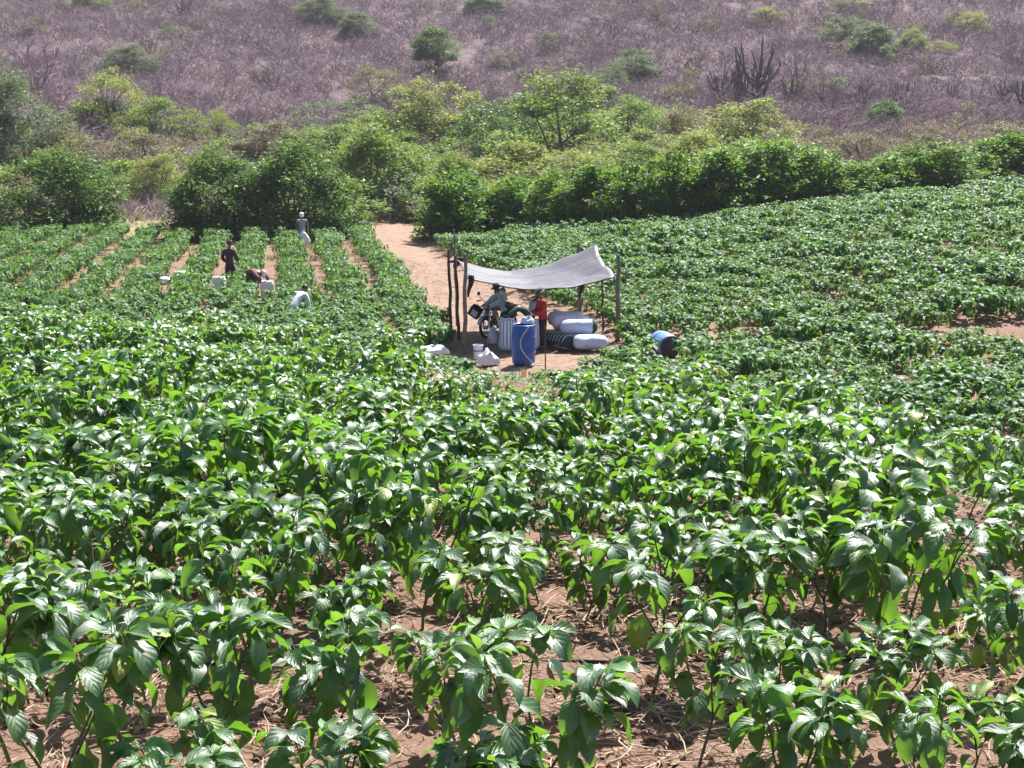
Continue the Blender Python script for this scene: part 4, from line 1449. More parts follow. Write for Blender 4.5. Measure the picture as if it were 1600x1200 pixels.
g = ground(818, 569)
dr = empty('blue_drum', (g.x, g.y, g.z), 0.4)
tag(dr, 'upright blue plastic drum with a pale hose on it', 'drum')
MB().lathe(drum_prof(0.285, 0.96) + [(0.265, 0.93), (0.26, 0.5), (0.255, 0.05), (0.001, 0.04)], 32).build('shell', M['drum_blue'], dr)
MB().torus(0.258, 0.022, (0, 0, 0.945), 'z', 32, 8).build('rim', M['drum_blue'], dr)
MB().torus(0.291, 0.012, (0, 0, 0.30), 'z', 32, 6).build('hoop', M['drum_blue'], dr)
MB().torus(0.291, 0.012, (0, 0, 0.68), 'z', 32, 6).build('hoop', M['drum_blue'], dr)
R0 = 0.31
hp = []
for i in range(26):
    t = i / 25
    a = R(-62) - R(52) * math.sin(t * math.pi) * 1.0 + R(20) * t
    z = 0.97 - 0.93 * t
    hp.append((g.x + R0 * math.cos(a), g.y + R0 * math.sin(a), g.z + z))
for i in range(8):
    hp.append((g.x + 0.20 + 0.055 * i, g.y - 0.31 - 0.02 * i, g.z + 0.025))
tag(MB().tube(hp, 0.0125, 7).build('pale_hose', M['hose_white']), 'pale hose running down the front of the blue drum', 'hose')

g = ground(1040, 557)
d2 = obj('fallen_drum', None, loc=(g.x - 0.02, g.y + 0.05, g.z + 0.285))
ax = Vector((0.27, -0.96, -0.03)).normalized()
d2.rotation_euler = ax.to_track_quat('Z', 'Y').to_euler()
tag(d2, 'pale blue drum lying on its side among the plants', 'drum')
MB().lathe([(r_, z - 0.42) for r_, z in drum_prof(0.285, 0.84)], 32).build('shell', M['drum_pale'], d2)
MB().lathe([(0.262, 0.386), (0.25, 0.40), (0.001, 0.402)], 32).build('lid', M['drum_shaded'], d2)
MB().torus(0.262, 0.02, (0, 0, 0.40), 'z', 32, 8).build('rim', M['drum_shaded'], d2)
MB().lathe([(0.0295, 0.403), (0.03, 0.43), (0.001, 0.432)], 12).build('bung', M['hose_white'], d2, (0.15, -0.03, 0))
MB().torus(0.293, 0.012, (0, 0, -0.1), 'z', 32, 6).build('hoop', M['drum_pale'], d2)

g = ground(747, 562)
bu = empty('bucket', (g.x, g.y, g.z))
tag(bu, 'white plastic bucket with grey bands beside the front left pole', 'bucket')
MB().lathe([(0.001, 0), (0.095, 0), (0.10, 0.02), (0.125, 0.34), (0.118, 0.34), (0.09, 0.03), (0.001, 0.03)], 20).build('pail', M['bucket_white'], bu)
MB().torus(0.124, 0.010, (0, 0, 0.345), 'z', 20, 6).build('rim', M['bucket_white'], bu)
MB().lathe([(0.1185, 0.19), (0.1205, 0.19), (0.1235, 0.235), (0.1215, 0.235)], 20).build('band', M['bucket_band'], bu)
MB().tube([(-.125, 0, .33), (-.11, -.06, .24), (0, -.13, .2), (.11, -.06, .24), (.125, 0, .33)], 0.004, 5).build('handle', M['chrome'], bu)


def sack_body(L, Rr, seed, flat=0.85, nu=22, nv=30, t0=0.0, t1=1.0, grow=0.0, power=5.0):
    """Stuffed sack along X from -L/2 to L/2."""
    r = np.random.default_rng(seed)
    ph = r.uniform(0, 6.28, 6)
    t = np.linspace(t0, t1, nu + 1); a = np.linspace(0, 2 * np.pi, nv + 1)
    T, A = np.meshgrid(t, a, indexing='ij')
    rad = Rr * np.maximum(0.02, (1 - np.abs(2 * T - 1) ** power)) ** (1 / 2.4) + grow
    rad = rad * (1 + 0.045 * np.sin(3 * A + ph[0] + 4 * T) + 0.035 * np.sin(9 * T + ph[1]) * np.sin(2 * A + ph[2]) + 0.02 * np.sin(17 * T + 5 * A + ph[3]))
    sq = (np.abs(np.cos(A)) ** 3.0 + np.abs(np.sin(A)) ** 3.0) ** (-1 / 3.0)
    rad = rad * (0.80 + 0.22 * sq) * (1 + 0.03 * np.sin(15 * A + ph[4]) * np.abs(2 * T - 1) ** 3)
    rad[:, -1] = rad[:, 0]
    V = np.stack([(T - 0.5) * L, rad * np.cos(A), rad * np.sin(A) * flat], -1)
    V[..., 2] = np.maximum(V[..., 2], -Rr * flat * 0.9)
    ii = np.arange((nu + 1) * (nv + 1)).reshape(nu + 1, nv + 1)
    Qf = np.stack([ii[:-1, :-1], ii[:-1, 1:], ii[1:, 1:], ii[1:, :-1]], -1).reshape(-1, 4)
    UVs = np.stack([A / (2 * np.pi), T], -1).reshape(-1, 2)
    return V.reshape(-1, 3), Qf, UVs[Qf.ravel()]


def lying_sack(c, L, Rr, rz, mat, label, seed, green=0, group='filled sacks under the tarpaulin', tilt=0.0):
    if Rr > 0.19:
        Rr *= 1.12; c = (c[0], c[1], c[2] + 0.02 + (0.035 if c[2] > 0.4 else 0))
    e = empty('sack', (c[0], c[1], c[2] - Rr * 0.77))
    e.rotation_euler = (0, tilt, rz)
    z = Rr * 0.77
    V, Q_, U = sack_body(L, Rr, seed)
    obj('bag', fast_mesh('bag', V, Q_, mat, U), e, (0, 0, z))
    if green:
        V, Q_, U = sack_body(L, Rr, seed, t0=0.0 if green < 0 else 0.84, t1=0.16 if green < 0 else 1.0, grow=0.006, nu=6)
        obj('net_end', fast_mesh('net_end', V, Q_, M['green_shirt'], U), e, (0, 0, z))
        cz = math.copysign(0.34 * L, green)
        mb = MB()
        mb.tube([(cz, Rr * 1.02 * math.cos(k / 16 * 6.283), Rr * 0.87 * math.sin(k / 16 * 6.283)) for k in range(17)], 0.008, 5, cap=False)
        mb.build('drawstring', M['white_cloth'], e, (0, 0, z))
    MB().tube([(L * 0.49, 0, 0), (L * 0.53, 0.02, 0.03), (L * 0.56, 0.05, -0.02)], [0.03, 0.02, 0.03], 6).build('knot', mat, e, (0, 0, z))
    tag(e, label, 'sack', group)
    return e


gz = 0.0
def gxy(x, y, dz): return (x, y, Hs(x, y) + dz)


lying_sack(gxy(2.0, 35.55, 0.17), 0.88, 0.205, 0.05, M['sack_blue'], 'pale blue filled sack lying foremost and rightmost in the stack', 1)
lying_sack(gxy(1.72, 36.05, 0.17), 0.9, 0.2, -0.04, M['sack_white'], 'white sack in the bottom layer hidden behind the foremost one', 2)
lying_sack(gxy(1.62, 36.55, 0.17), 0.95, 0.2, 0.06, M['sack_white'], 'white sack in the bottom layer at the middle of the stack', 3)
lying_sack(gxy(1.55, 37.05, 0.17), 0.95, 0.2, 0.0, M['sack_white'], 'white sack at the back of the bottom layer', 4)
lying_sack(gxy(1.72, 36.0, 0.47), 0.98, 0.205, 0.02, M['sack_blue'], 'pale blue sack with dark green net end atop the stack, facing front', 5, green=1)
lying_sack(gxy(1.55, 36.45, 0.52), 1.05, 0.2, -0.05, M['sack_white'], 'white sack lit by the sun in the middle of the stack top', 6)
lying_sack(gxy(1.42, 36.95, 0.55), 0.98, 0.2, 0.08, M['sack_white'], 'white sack lit by the sun at the back of the stack top', 7)
# the dark net sack full of peppers, banded with pale cords
c = gxy(1.22, 36.05, 0.17)
e = empty('net_sack', (c[0], c[1], c[2] - 0.15))
e.rotation_euler = (0, 0, math.atan2(-1.15, 0.72))
V, Q_, U = sack_body(1.15, 0.2, 12, power=7)
obj('net', fast_mesh('net', V, Q_, M['green_shirt'], U), e, (0, 0, 0.16))
for i in range(7):
    cx = -0.42 + 0.14 * i
    rr = 0.205 * max(0.1, (1 - abs(2 * (cx / 1.15)) ** 7)) ** (1 / 2.4)
    MB().tube([(cx + 0.02 * math.sin(k), rr * math.cos(k / 18 * 6.283), rr * 0.87 * math.sin(k / 18 * 6.283)) for k in range(19)], 0.011, 5, cap=False).build('cord', M['sack_white'], e, (0, 0, 0.16))
tag(e, 'dark green net sack banded with pale cords in front of the stack', 'sack')


def upright_sack(px, base, w, h, mat, label, seed, top=None, dy=0.0, group=None, fill=None):
    g = ground(px, base)
    e = empty('sack', (g.x, g.y + dy, Hs(g.x, g.y + dy)), 0.3 * seed)
    V, Q_, U = sack_body(h, w / 2, seed, flat=0.9, power=9)
    V2 = np.stack([V[:, 1], V[:, 2], V[:, 0] + h / 2], -1)
    obj('bag', fast_mesh('bag', V2, Q_[:, ::-1], mat, U.reshape(-1, 4, 2)[:, ::-1].reshape(-1, 2)), e)
    # rolled mouth and what fills it
    mb = MB()
    mb.tube([(w * 0.40 * math.cos(k / 18 * 6.283), w * 0.36 * math.sin(k / 18 * 6.283), h * 0.985 + 0.012 * math.sin(k * 1.9)) for k in range(19)], 0.022, 6, cap=False)
    mb.build('mouth', mat, e)
    if fill:
        mb = MB(); mb.lathe([(w * 0.39, h * 0.96), (w * 0.36, h * 1.03), (w * 0.22, h * 1.09), (0.002, h * 1.11)], 16)
        mb.build('filling', fill, e)
    tag(e, label, 'sack', group)
    return e


upright_sack(793, 549, 0.44, 0.86, M['sack_striped'], 'tall upright sack with blue stripes left of the blue drum', 21, fill=M['green_shirt'])
upright_sack(834, 546, 0.30, 0.78, M['sack_striped'], 'narrow striped sack standing between the blue drum and the man in red', 22, dy=-0.05)
upright_sack(349, 466, 0.46, 0.78, M['sack_white'], 'upright white sack in front of the standing picker in maroon', 23, group='sacks in the left field', dy=-0.6)
upright_sack(418, 471, 0.44, 0.66, M['sack_white'], 'white sack held open by the bent picker', 24, group='sacks in the left field')


def heap(px, base, w, h, mat, label, seed, name='cloth_bundle', cat='bundle', d=None, group=None):
    g = ground(px, base)
    r = np.random.default_rng(seed)
    nu, nv = 22, 10
    A, T = np.meshgrid(np.linspace(0, 2 * np.pi, nu + 1), np.linspace(0, 1, nv + 1), indexing='ij')
    k = 1 + 0.16 * np.sin(3 * A + r.uniform(0, 6)) + 0.10 * np.sin(7 * A + r.uniform(0, 6)) * T
    X = w / 2 * k * np.sin(T * np.pi / 2) ** 0.8 * np.cos(A)
    Y = (d or w * 0.7) / 2 * k * np.sin(T * np.pi / 2) ** 0.8 * np.sin(A)
    Z = h * np.cos(T * np.pi / 2) ** 0.7 * (1 + 0.25 * np.sin(2 * A + 1.5 + seed)) * (1 + 0.12 * np.sin(9 * T + 3 * A))
    V = np.stack([X, Y, Z - 0.02], -1)
    V[-1] = V[0]
    ii = np.arange((nu + 1) * (nv + 1)).reshape(nu + 1, nv + 1)
    Qf = np.stack([ii[:-1, :-1], ii[:-1, 1:], ii[1:, 1:], ii[1:, :-1]], -1).reshape(-1, 4)
    o = obj(name, fast_mesh(name, V.reshape(-1, 3), Qf, mat), None, (g.x, g.y, g.z))
    tag(o, label, cat, group)
    return o


heap(762, 568, 0.52, 0.30, M['white_cloth'], 'crumpled white cloth bundle in front of the bucket', 3)
heap(771, 536, 0.26, 0.34, M['white_cloth'], 'small white bag on the ground under the motorcycle', 5, 'plastic_bag', 'bag')
o = heap(678, 560, 0.8, 0.15, M['sack_white'], 'empty white sack thrown over the plants left of the shelter', 7, 'empty_sack', 'sack')
o.location.z += 0.16
for (px, py, sd, lb) in ((260, 447, 8, 'left of two white sacks lying in the crop rows'), (283, 448, 9, 'right of two white sacks lying in the crop rows')):
    g = ground(px, py + 12)
    lying_sack((g.x, g.y, g.z + (0.42 if sd == 8 else 0.66)), 0.46, 0.17, 0.3 * (sd - 8), M['sack_white'], lb, sd, group='sacks in the left field', tilt=0.1)
gd = ground(824, 566)
o = heap(824, 566, 0.30, 0.14, M['white_cloth'], 'white cloth lying over the mouth of the blue drum', 13)
o.location = (gd.x + 0.02, gd.y, gd.z + 0.97)

for (pt, pb, lb) in (((764, 528), (766, 570), 'thin stake left of the blue drum'), ((851, 508), (852, 577), 'thin stake right of the blue drum')):
    b = ground(*pb); t = at_y(pt[0], pt[1], b.y)
    tag(MB().tube([b - Vector((0, 0, .1)), b.lerp(t, .5) + Vector((.01, 0, 0)), t], [0.018, 0.017, 0.014], 6).build('stake', M['dark_wood']), lb, 'stake')


# ------------------------------------------------------------------ people
def skin(name, joints, edges, mat, parent, root, sub=2):
    names = list(joints)
    me = bpy.data.meshes.new(name)
    me.from_pydata([joints[k][0] for k in names], [(names.index(a), names.index(b)) for a, b in edges], [])
    me.materials.append(mat)
    o = obj(name, me, parent)
    m = o.modifiers.new('skin', 'SKIN')
    m.use_smooth_shade = True
    m.branch_smoothing = 0.6
    sk = me.skin_vertices[0].data
    for i, k in enumerate(names):
        r = joints[k][1]
        sk[i].radius = r if hasattr(r, '__len__') else (r, r)
        sk[i].use_root = (k == root)
    s = o.modifiers.new('subdiv', 'SUBSURF'); s.levels = sub; s.render_levels = sub
    return o


def person(loc, rz, scale, shirt, trousers, label, bend=0.0, arms=None, crouch=0.0, hat=None, hatmat='hat_grey', sleeves=True, shoes=True, head_nod=0.2, lean_leg=0.0, group=None, sunlit_back=False):
    """Faces -Y before turning. bend = forward lean at the hips, crouch lowers the pelvis with bent knees."""
    pz = 0.93 - crouch
    J = {}
    hipf = 0.10 * crouch * 3
    Bm = Matrix.Rotation(bend, 3, 'X')          # +X rotation tips +Z toward -Y
    P0 = Vector((0, hipf + 0.35 * max(0, bend - 0.4) * 0.5, pz))

    def up(x, y, z):
        # rotate about hips; the back rounds a little
        f = min(1.0, (z) / 0.5)
        Bb = Matrix.Rotation(bend * (0.6 + 0.5 * f), 3, 'X')
        return P0 + Bb @ Vector((x, y, z))
    J['pelvis'] = (P0, (0.12, 0.095)); J['waist'] = (up(0, 0, 0.16), (0.11, 0.085)); J['chest'] = (up(0, 0, 0.36), (0.13, 0.095))
    J['neckbase'] = (up(0, 0.0, 0.50), 0.07); J['neck'] = (up(0, -0.01, 0.56), 0.052)
    hb = up(0, -0.02, 0.60)
    hd = (Matrix.Rotation(bend * 0.9 + head_nod, 3, 'X') @ Vector((0, 0, 1)))
    hf = (Matrix.Rotation(bend * 0.9 + head_nod, 3, 'X') @ Vector((0, -1, 0)))
    J['jaw'] = (hb + hd * 0.02 + hf * 0.02, (0.062, 0.068)); J['face'] = (hb + hd * 0.09 + hf * 0.01, (0.075, 0.09)); J['crown'] = (hb + hd * 0.175, (0.055, 0.062))
    for s, sd in ((-1, 'r'), (1, 'l')):
        sh = up(s * 0.185, 0, 0.455)
        J['sh' + sd] = (sh, 0.06)
        if arms and sd in arms:
            el, wr = Vector(arms[sd][0]), Vector(arms[sd][1])
        else:
            el = sh + Vector((s * 0.06, 0.02 - 0.05 * bend, -0.28)); wr = el + Vector((s * 0.0, -0.08, -0.24))
        J['el' + sd] = (el, 0.043); J['wr' + sd] = (wr, 0.031)
        dv = (wr - el).normalized()
        pl = wr + dv * 0.07
        J['palm' + sd] = (pl, (0.042, 0.022))
        side = dv.cross(Vector((0, 1, 0.2))).normalized()
        for q in range(4):
            J['f%d%s' % (q, sd)] = (pl + dv * (0.055 + 0.01 * (q in (1, 2))) + side * (q - 1.5) * 0.022, 0.0095)
            J['g%d%s' % (q, sd)] = (pl + dv * (0.085 + 0.014 * (q in (1, 2))) + side * (q - 1.5) * 0.021 + Vector((0, -0.02, 0)), 0.0085)
        J['t' + sd] = (pl - dv * 0.01 - side * 0.05 * s + Vector((0, -.01, 0)), 0.0105)
        hip = P0 + Vector((s * 0.085, 0, -0.05))
        an = Vector((s * 0.11, 0.0 + lean_leg * s, 0.085))
        kn = (hip + an) / 2 + Vector((s * 0.02, -0.06 - 0.9 * crouch, 0.0 + 0.12 * crouch))
        J['hip' + sd] = (hip, 0.074); J['kn' + sd] = (kn, 0.054); J['an' + sd] = (an, 0.042); J['heel' + sd] = (an + Vector((0, 0.02, -0.045)), 0.035); J['toe' + sd] = (an + Vector((s * .02, -0.16, -0.052)), (0.04, 0.028))
    E = [('pelvis', 'waist'), ('waist', 'chest'), ('chest', 'neckbase'), ('neckbase', 'neck'), ('neck', 'jaw'), ('jaw', 'face'), ('face', 'crown')]
    for sd in 'rl':
        E += [('chest', 'sh' + sd), ('sh' + sd, 'el' + sd), ('el' + sd, 'wr' + sd), ('wr' + sd, 'palm' + sd), ('palm' + sd, 't' + sd), ('pelvis', 'hip' + sd), ('hip' + sd, 'kn' + sd), ('kn' + sd, 'an' + sd), ('an' + sd, 'heel' + sd), ('an' + sd, 'toe' + sd)]
        for q in range(4):
            E += [('palm' + sd, 'f%d%s' % (q, sd)), ('f%d%s' % (q, sd), 'g%d%s' % (q, sd))]
    e = empty('person', loc, rz, scale)
    tag(e, label, 'person', group)
    skin('body', J, E, M['skin'], e, 'pelvis')

    def sub(keys, grow, over=None):
        d = {}
        for k in keys:
            p, r = J[k]
            r = tuple(v + grow for v in r) if hasattr(r, '__len__') else r + grow
            d[k] = (p, r)
        d.update(over or {})
        return d
    ks = ['pelvis', 'waist', 'chest', 'neckbase'] + ['sh' + s for s in 'rl'] + (['el' + s for s in 'rl'] + ['wr' + s for s in 'rl'] if sleeves else [])
    dj = sub(ks, 0.034)
    dj['pelvis'] = (J['pelvis'][0], (0.158, 0.132))
    dj['hem'] = (J['pelvis'][0] - (J['waist'][0] - J['pelvis'][0]).normalized() * 0.13, (0.175, 0.15))
    dj['waist'] = (J['waist'][0], (0.155, 0.128))
    es = [('hem', 'pelvis'), ('pelvis', 'waist'), ('waist', 'chest'), ('chest', 'neckbase'), ('chest', 'shr'), ('chest', 'shl')]
    if sleeves: es += [('shr', 'elr'), ('shl', 'ell'), ('elr', 'wrr'), ('ell', 'wrl')]
    else:
        for s in 'rl':
            dj['cuff' + s] = (J['sh' + s][0].lerp(J['el' + s][0], 0.25), 0.062); es += [('sh' + s, 'cuff' + s)]
    skin('shirt', dj, es, shirt, e, 'chest')
    kt = ['pelvis'] + [k + s for s in 'rl' for k in ('hip', 'kn', 'an')]
    dt = sub(kt, 0.036)
    dt['belt'] = (J['pelvis'][0].lerp(J['waist'][0], 0.75), (0.128, 0.10)); dt['pelvis'] = (J['pelvis'][0], (0.138, 0.115))
    skin('trousers', dt, [('belt', 'pelvis'), ('pelvis', 'hipr'), ('pelvis', 'hipl'), ('hipr', 'knr'), ('hipl', 'knl'), ('knr', 'anr'), ('knl', 'anl')], trousers, e, 'pelvis')
    for s in 'rl':
        a = J['an' + s][0]; t = J['toe' + s][0]
        MB().tube([a + Vector((0, 0.05, -0.05)), a + Vector((0, 0, -0.045)), t + Vector((0, 0.02, 0.005)), t + Vector((0, -0.04, 0))], [0.03, 0.05, 0.045, 0.025], 10).build('shoe', M['hair'], e)
    # head: hair, ears, eyes, nose and headgear follow the head's own frame
    hx_ = hd.cross(hf).normalized()
    rot = Matrix((hx_, -hf, hd)).transposed().to_4x4()
    rot.translation = hb + hd * 0.10

    def on_head(mb, name, mat, off=(0, 0, 0)):
        o = mb.build(name, mat, e)
        o.matrix_local = rot @ Matrix.Translation(off)
        return o
    on_head(MB().lathe([(0.094, -0.03), (0.098, 0.02), (0.088, 0.07), (0.055, 0.105), (0.001, 0.118)], 16), 'hair', M['hair'], (0, 0.018, 0))
    for s in (-1, 1):
        on_head(MB().lathe([(0.001, -0.03), (0.014, -0.02), (0.018, 0.0), (0.012, 0.022), (0.001, 0.03)], 8), 'ear', M['skin'], (s * 0.088, 0.01, -0.01))
        on_head(MB().lathe([(0.001, -0.012), (0.010, -0.006), (0.012, 0), (0.010, 0.006), (0.001, 0.012)], 8), 'eye', M['hair'], (s * 0.032, -0.088, 0.0))
    on_head(MB().lathe([(0.017, -0.035), (0.012, -0.01), (0.006, 0.015), (0.001, 0.02)], 8), 'nose', M['skin'], (0, -0.098, -0.01))
    on_head(MB().box((0, 0, 0), (0.045, 0.008, 0.010)), 'mouth', M['pink_shirt'], (0, -0.088, -0.062))
    hm = M[hatmat]
    if hat == 'cap':
        c_ = on_head(MB().lathe([(0.099, 0.045), (0.102, 0.06), (0.093, 0.10), (0.06, 0.125), (0.001, 0.132)], 18), 'cap', hm, (0, 0.012, 0))
        V = [(0.09 * math.cos(a), -0.07 - 0.12 * math.sin(a), 0.03 - 0.02 * math.sin(a)) for a in np.linspace(0, math.pi, 10)]
        V2 = [(x, y, z + 0.008) for x, y, z in V]
        on_head(MB().add(V + V2, [tuple(range(9, -1, -1)), tuple(range(10, 20))] + [(i, (i + 1) % 10, 10 + (i + 1) % 10, 10 + i) for i in range(10)]), 'cap_peak', M['cap_pale'] if hatmat == 'cap_red' else hm, (0, 0.01, 0.0))
    elif hat == 'brim':
        on_head(MB().lathe([(0.165, 0.025), (0.105, 0.045), (0.105, 0.06), (0.098, 0.12), (0.06, 0.14), (0.001, 0.142), (0.001, 0.13)], 20), 'hat', hm, (0, 0.01, 0))
    if sunlit_back:
        p1 = up(-0.17, 0.05, 0.50); p2 = up(0, 0.10, 0.53); p3 = up(0.17, 0.05, 0.50); p4 = up(0.20, 0.04, 0.28); p0 = up(-0.20, 0.04, 0.28)
        MB().tube([p0, p1, p2, p3, p4], [0.07, 0.10, 0.11, 0.10, 0.07], 8).build('sunlit_back', M['white_cloth'], e)  # white cloth added to imitate sunlight on the upper back and shoulders
    return e


def stand(px, base, dy=0.0):
    g = ground(px, base)
    return Vector((g.x, g.y + dy, Hs(g.x, g.y + dy)))


# facing: rz = 0 looks to the camera, +90 deg looks to +X (right), -90 deg to the left
person(stand(849, 550, 0.45), R(-70), 0.90, M['red_shirt'], M['black_cloth'], 'person in red long-sleeved shirt and dark brimmed hat standing under the tarpaulin', bend=0.08, hat='brim', head_nod=0.35,
       arms={'l': ((0.24, -0.08, 1.10), (0.16, -0.34, 1.02)), 'r': ((-0.24, -0.08, 1.10), (-0.14, -0.34, 1.0))})
person(stand(789, 533), R(-72), 0.92, M['blue_grey_shirt'], M['black_cloth'], 'person in pale blue-grey shirt reaching for the motorcycle handlebar', bend=0.30, hat='cap', head_nod=0.2, sunlit_back=True,
       arms={'r': ((-0.26, -0.32, 1.18), (-0.22, -0.56, 1.06)), 'l': ((0.25, -0.30, 1.15), (0.22, -0.54, 1.04))})
person(stand(824, 549, 0.35), R(-80), 0.92, M['green_shirt'], M['black_cloth'], 'person in dark green shirt bent over the tall striped sack', bend=0.88, crouch=0.0, hat=None, head_nod=0.9,
       arms={'r': ((-0.24, -0.52, 1.02), (-0.16, -0.66, 0.86)), 'l': ((0.24, -0.52, 1.02), (0.16, -0.66, 0.86))})
person(stand(829, 542, 0.6), R(60), 0.80, M['lilac_shirt'], M['black_cloth'], 'person in pale lilac shirt and grey hat half hidden beside the one in red', bend=0.35, hat='brim', head_nod=0.3)
person(stand(360, 452), R(165), 0.98, M['maroon_shirt'], M['black_cloth'], 'picker in maroon shirt and peaked cap standing between the crop rows', bend=0.02, hat='cap', hatmat='cap_red', head_nod=0.15,
       arms={'l': ((0.27, 0.02, 1.13), (0.23, -0.14, 0.96)), 'r': ((-0.26, -0.03, 1.12), (-0.2, -0.24, 1.0))})
person(stand(396, 468, 0.2), R(48), 0.98, M['pink_shirt'], M['black_cloth'], 'picker bent double beside an open white sack in the crop rows', bend=1.45, crouch=0.06, hat='cap', hatmat='cap_pale', head_nod=-0.1,
       arms={'r': ((-0.2, -0.52, 0.72), (-0.12, -0.66, 0.52)), 'l': ((0.2, -0.52, 0.72), (0.14, -0.66, 0.52))})
pm = stand(473, 392)
person(pm, R(8), 1.0, M['grey_shirt'], M['dark_red_cloth'], 'picker in sleeveless grey shirt and white cap in front of the tall dark bush', bend=0.10, hat='cap', hatmat='white_cloth', sleeves=False, head_nod=0.3,
       arms={'l': ((0.27, -0.03, 1.14), (0.26, -0.16, 0.92)), 'r': ((-0.27, -0.03, 1.14), (-0.12, -0.22, 0.92))})
# the half-filled sack this picker holds
e = empty('sack', (pm.x + 0.26, pm.y - 0.26, pm.z + 0.28))
V, Q_, U = sack_body(0.66, 0.22, 31, flat=0.7, power=4)
V2 = np.stack([V[:, 1] * (1 - 0.5 * (V[:, 0] + 0.33)), V[:, 2], V[:, 0] + 0.33], -1)
obj('bag', fast_mesh('bag', V2, Q_, M['sack_white'], U), e, None, (0, R(-22), 0))
MB().tube([(-0.27, 0.02, 0.58), (-0.22, -0.02, 0.66), (-0.14, 0, 0.64)], [0.03, 0.05, 0.03], 7).build('mouth', M['sack_white'], e)
tag(e, 'white sack hanging from the hand of the picker in grey', 'sack', 'sacks in the left field')
person(stand(466, 512), R(150), 0.95, M['white_cloth'], M['black_cloth'], 'picker in white shirt stooping with only back and dark hair showing above the leaves', bend=0.75, crouch=0.26, hat=None, head_nod=0.0)


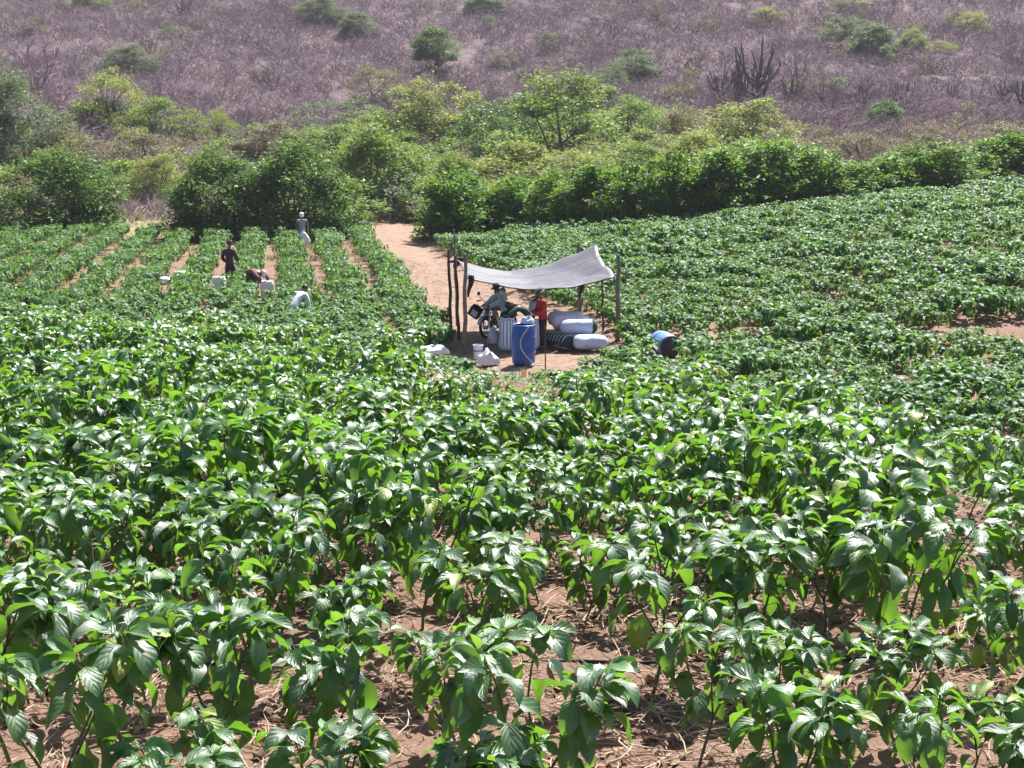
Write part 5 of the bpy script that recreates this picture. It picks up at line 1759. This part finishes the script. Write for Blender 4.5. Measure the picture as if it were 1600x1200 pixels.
# ------------------------------------------------------------------ motorcycle
def motorcycle(loc, heading, lean):
    e = empty('motorcycle', loc)
    e.rotation_euler = (lean, 0, heading)
    tag(e, 'small motorcycle parked under the left side of the tarpaulin', 'motorcycle')

    def wheel(x, Rw):
        t = MB().torus(Rw - 0.045, 0.045, (0, 0, 0), 'y', 32, 10).build('wheel', M['rubber'], e, (x, 0, Rw))
        MB().torus(Rw - 0.085, 0.016, (0, 0, 0), 'y', 32, 8).build('rim', M['chrome'], t)
        mb = MB()
        for k in range(14):
            a = 2 * math.pi * k / 14
            mb.tube([(0, (0.02 if k % 2 else -0.02), 0), ((Rw - 0.09) * math.cos(a), 0, (Rw - 0.09) * math.sin(a))], 0.004, 4)
        mb.build('spokes', M['chrome'], t)
        MB().tube([(0, -0.06, 0), (0, 0.06, 0)], 0.055, 12).build('hub', M['bike_white'], t)
    wheel(0.63, 0.30); wheel(-0.62, 0.29)
    for s in (-1, 1):
        MB().tube([(0.63, s * 0.085, 0.30), (0.50, s * 0.085, 0.62), (0.40, s * 0.085, 0.88)], [0.026, 0.024, 0.02], 8).build('fork', M['chrome'], e)
        MB().tube([(-0.62, s * 0.10, 0.29), (-0.48, s * 0.11, 0.62)], 0.026, 8).build('shock', M['chrome'], e)
    mb = MB()
    mb.tube([(0.42, 0, 0.82), (0.1, 0, 0.74), (-0.35, 0, 0.66), (-0.78, 0, 0.70)], 0.03, 8)
    mb.tube([(0.42, 0, 0.78), (0.28, 0, 0.42), (0.05, 0, 0.26), (-0.25, 0, 0.28), (-0.62, 0, 0.29)], 0.026, 8)
    mb.tube([(-0.25, 0, 0.28), (-0.35, 0, 0.66)], 0.026, 8)
    mb.build('frame', M['bike_black'], e)
    mb = MB().box((0.06, 0, 0.40), (0.26, 0.20, 0.20)).box((0.13, 0, 0.53), (0.15, 0.15, 0.14), (0, 0.3, 0))
    for k in range(4): mb.box((0.14, 0, 0.48 + 0.035 * k), (0.19, 0.19, 0.010), (0, 0.3, 0))
    mb.build('engine', M['chrome'], e)
    V, Q_, U = sack_body(0.52, 0.14, 50, flat=0.9, power=3)
    obj('tank', fast_mesh('tank', V, Q_, M['bike_purple'], U), e, (0.17, 0, 0.82), (0, -0.12, 0))
    V, Q_, U = sack_body(0.72, 0.13, 51, flat=0.5, power=6)
    obj('seat', fast_mesh('seat', V, Q_, M['bike_black'], U), e, (-0.40, 0, 0.77), (0, 0.05, 0))
    mb = MB().tube([(0.36, -0.36, 1.02), (0.38, -0.16, 1.04), (0.43, -0.05, 0.96), (0.43, 0.05, 0.96), (0.38, 0.16, 1.04), (0.36, 0.36, 1.02)], 0.013, 8)
    hbr = mb.build('handlebar', M['chrome'], e)
    for s in (-1, 1):
        MB().tube([(0.365, s * 0.25, 1.03), (0.36, s * 0.38, 1.02)], 0.02, 8).build('grip', M['rubber'], hbr)
        MB().tube([(0.38, s * 0.2, 1.04), (0.37, s * 0.27, 1.19)], 0.007, 6).build('mirror_stem', M['bike_black'], hbr)
        mm = MB().lathe([(0.001, -0.012), (0.05, -0.010), (0.055, 0.0), (0.045, 0.014), (0.001, 0.02)], 14).build('mirror', M['bike_black'], hbr, (0.37, s * 0.28, 1.22), (0, R(80), 0))
    MB().lathe([(0.001, -0.06), (0.06, -0.04), (0.085, 0.02), (0.088, 0.05)], 18).build('headlight', M['bike_black'], e, (0.52, 0, 0.87), (0, R(90), 0))
    MB().lathe([(0.084, 0.048), (0.06, 0.064), (0.001, 0.07)], 18).build('headlight_glass', M['lamp_glass'], e, (0.52, 0, 0.87), (0, R(90), 0))
    V = []
    for i in range(9):
        a = R(20 + 15 * i)
        for yv, dr_ in ((-0.065, -0.02), (-0.04, 0.005), (0.04, 0.005), (0.065, -0.02)):
            V.append((0.63 + (0.345 + dr_) * math.cos(a), yv, 0.30 + (0.345 + dr_) * math.sin(a)))
    Fq = [(i * 4 + j, i * 4 + j + 1, i * 4 + j + 5, i * 4 + j + 4) for i in range(8) for j in range(3)]
    fd = MB().add(V, Fq).build('front_fender', M['bike_white'], e); q = fd.modifiers.new('thickness', 'SOLIDIFY'); q.thickness = 0.006
    V = [(-0.62 + (0.36 + dr_) * math.cos(R(60 + 16 * i)), yv, 0.29 + (0.36 + dr_) * math.sin(R(60 + 16 * i))) for i in range(7) for yv, dr_ in ((-0.07, -0.03), (-0.045, 0.01), (0.045, 0.01), (0.07, -0.03))]
    fd = MB().add(V, [(i * 4 + j, i * 4 + j + 1, i * 4 + j + 5, i * 4 + j + 4) for i in range(6) for j in range(3)]).build('rear_fender', M['bike_purple'], e); q = fd.modifiers.new('thickness', 'SOLIDIFY'); q.thickness = 0.006
    MB().tube([(0.2, -0.11, 0.36), (0.05, -0.15, 0.20), (-0.3, -0.16, 0.22), (-0.8, -0.17, 0.34)], [0.02, 0.02, 0.03, 0.04], 8).build('exhaust', M['chrome'], e)
    MB().tube([(-0.1, 0.08, 0.25), (-0.16, 0.30, 0.0)], 0.014, 6).build('side_stand', M['bike_black'], e)
    for s in (-1, 1):
        MB().box((0.30, s * 0.13, 0.66), (0.28, 0.025, 0.22), (0, 0.5, s * 0.15)).build('shroud', M['bike_white' if s < 0 else 'bike_purple'], e)
    return e


gm = ground(760, 531)
hd_ = math.atan2(-0.84, -0.54)
fwd = Vector((math.cos(hd_), math.sin(hd_), 0))
base = Vector((gm.x, gm.y, 0)) - fwd * 0.63 + Vector((0.02, 0.0, 0))
base.z = Hs(base.x, base.y)
motorcycle(base, hd_, R(8))
# the black crate with a pale panel hung at the handlebar
cb = at_y(743, 487, gm.y - 0.32)
e = empty('carry_box', cb)
e.rotation_euler = (R(12), R(33), R(-14))
MB().box((0, 0, 0), (0.32, 0.24, 0.28)).build('case', M['bike_black'], e).modifiers.new('bevel', 'BEVEL').width = 0.02
MB().box((0.01, -0.124, 0.0), (0.17, 0.008, 0.17)).build('panel', M['bike_white'], e)
MB().tube([(-0.08, 0, 0.13), (-0.06, 0, 0.20), (0.06, 0, 0.20), (0.08, 0, 0.13)], 0.012, 6).build('handle', M['bike_black'], e)
tag(e, 'black box with pale panel hung tilted on the motorcycle handlebar', 'box')
# light cloth slung over the motorcycle
o = heap(768, 531, 0.34, 0.22, M['white_cloth'], 'white cloth slung over the motorcycle tank', 17)
o.location = (base.x + fwd.x * 0.28, base.y + fwd.y * 0.28, base.z + 0.90)

# ------------------------------------------------------------------ air
hz_m, hz_nt, hz_out = new_mat('haze')
pv = nd(hz_nt, 'ShaderNodeVolumePrincipled')
pv.inputs['Color'].default_value = (0.80, 0.78, 0.92, 1)
pv.inputs['Density'].default_value = 0.00023
pv.inputs['Anisotropy'].default_value = 0.2
hz_nt.links.new(pv.outputs[0], hz_out.inputs['Volume'])
hz = MB().box((0, 225, 53), (640, 520, 110)).build('haze', hz_m, smooth=False)
tag(hz, 'thin pale haze over the valley', 'haze', kind='stuff')
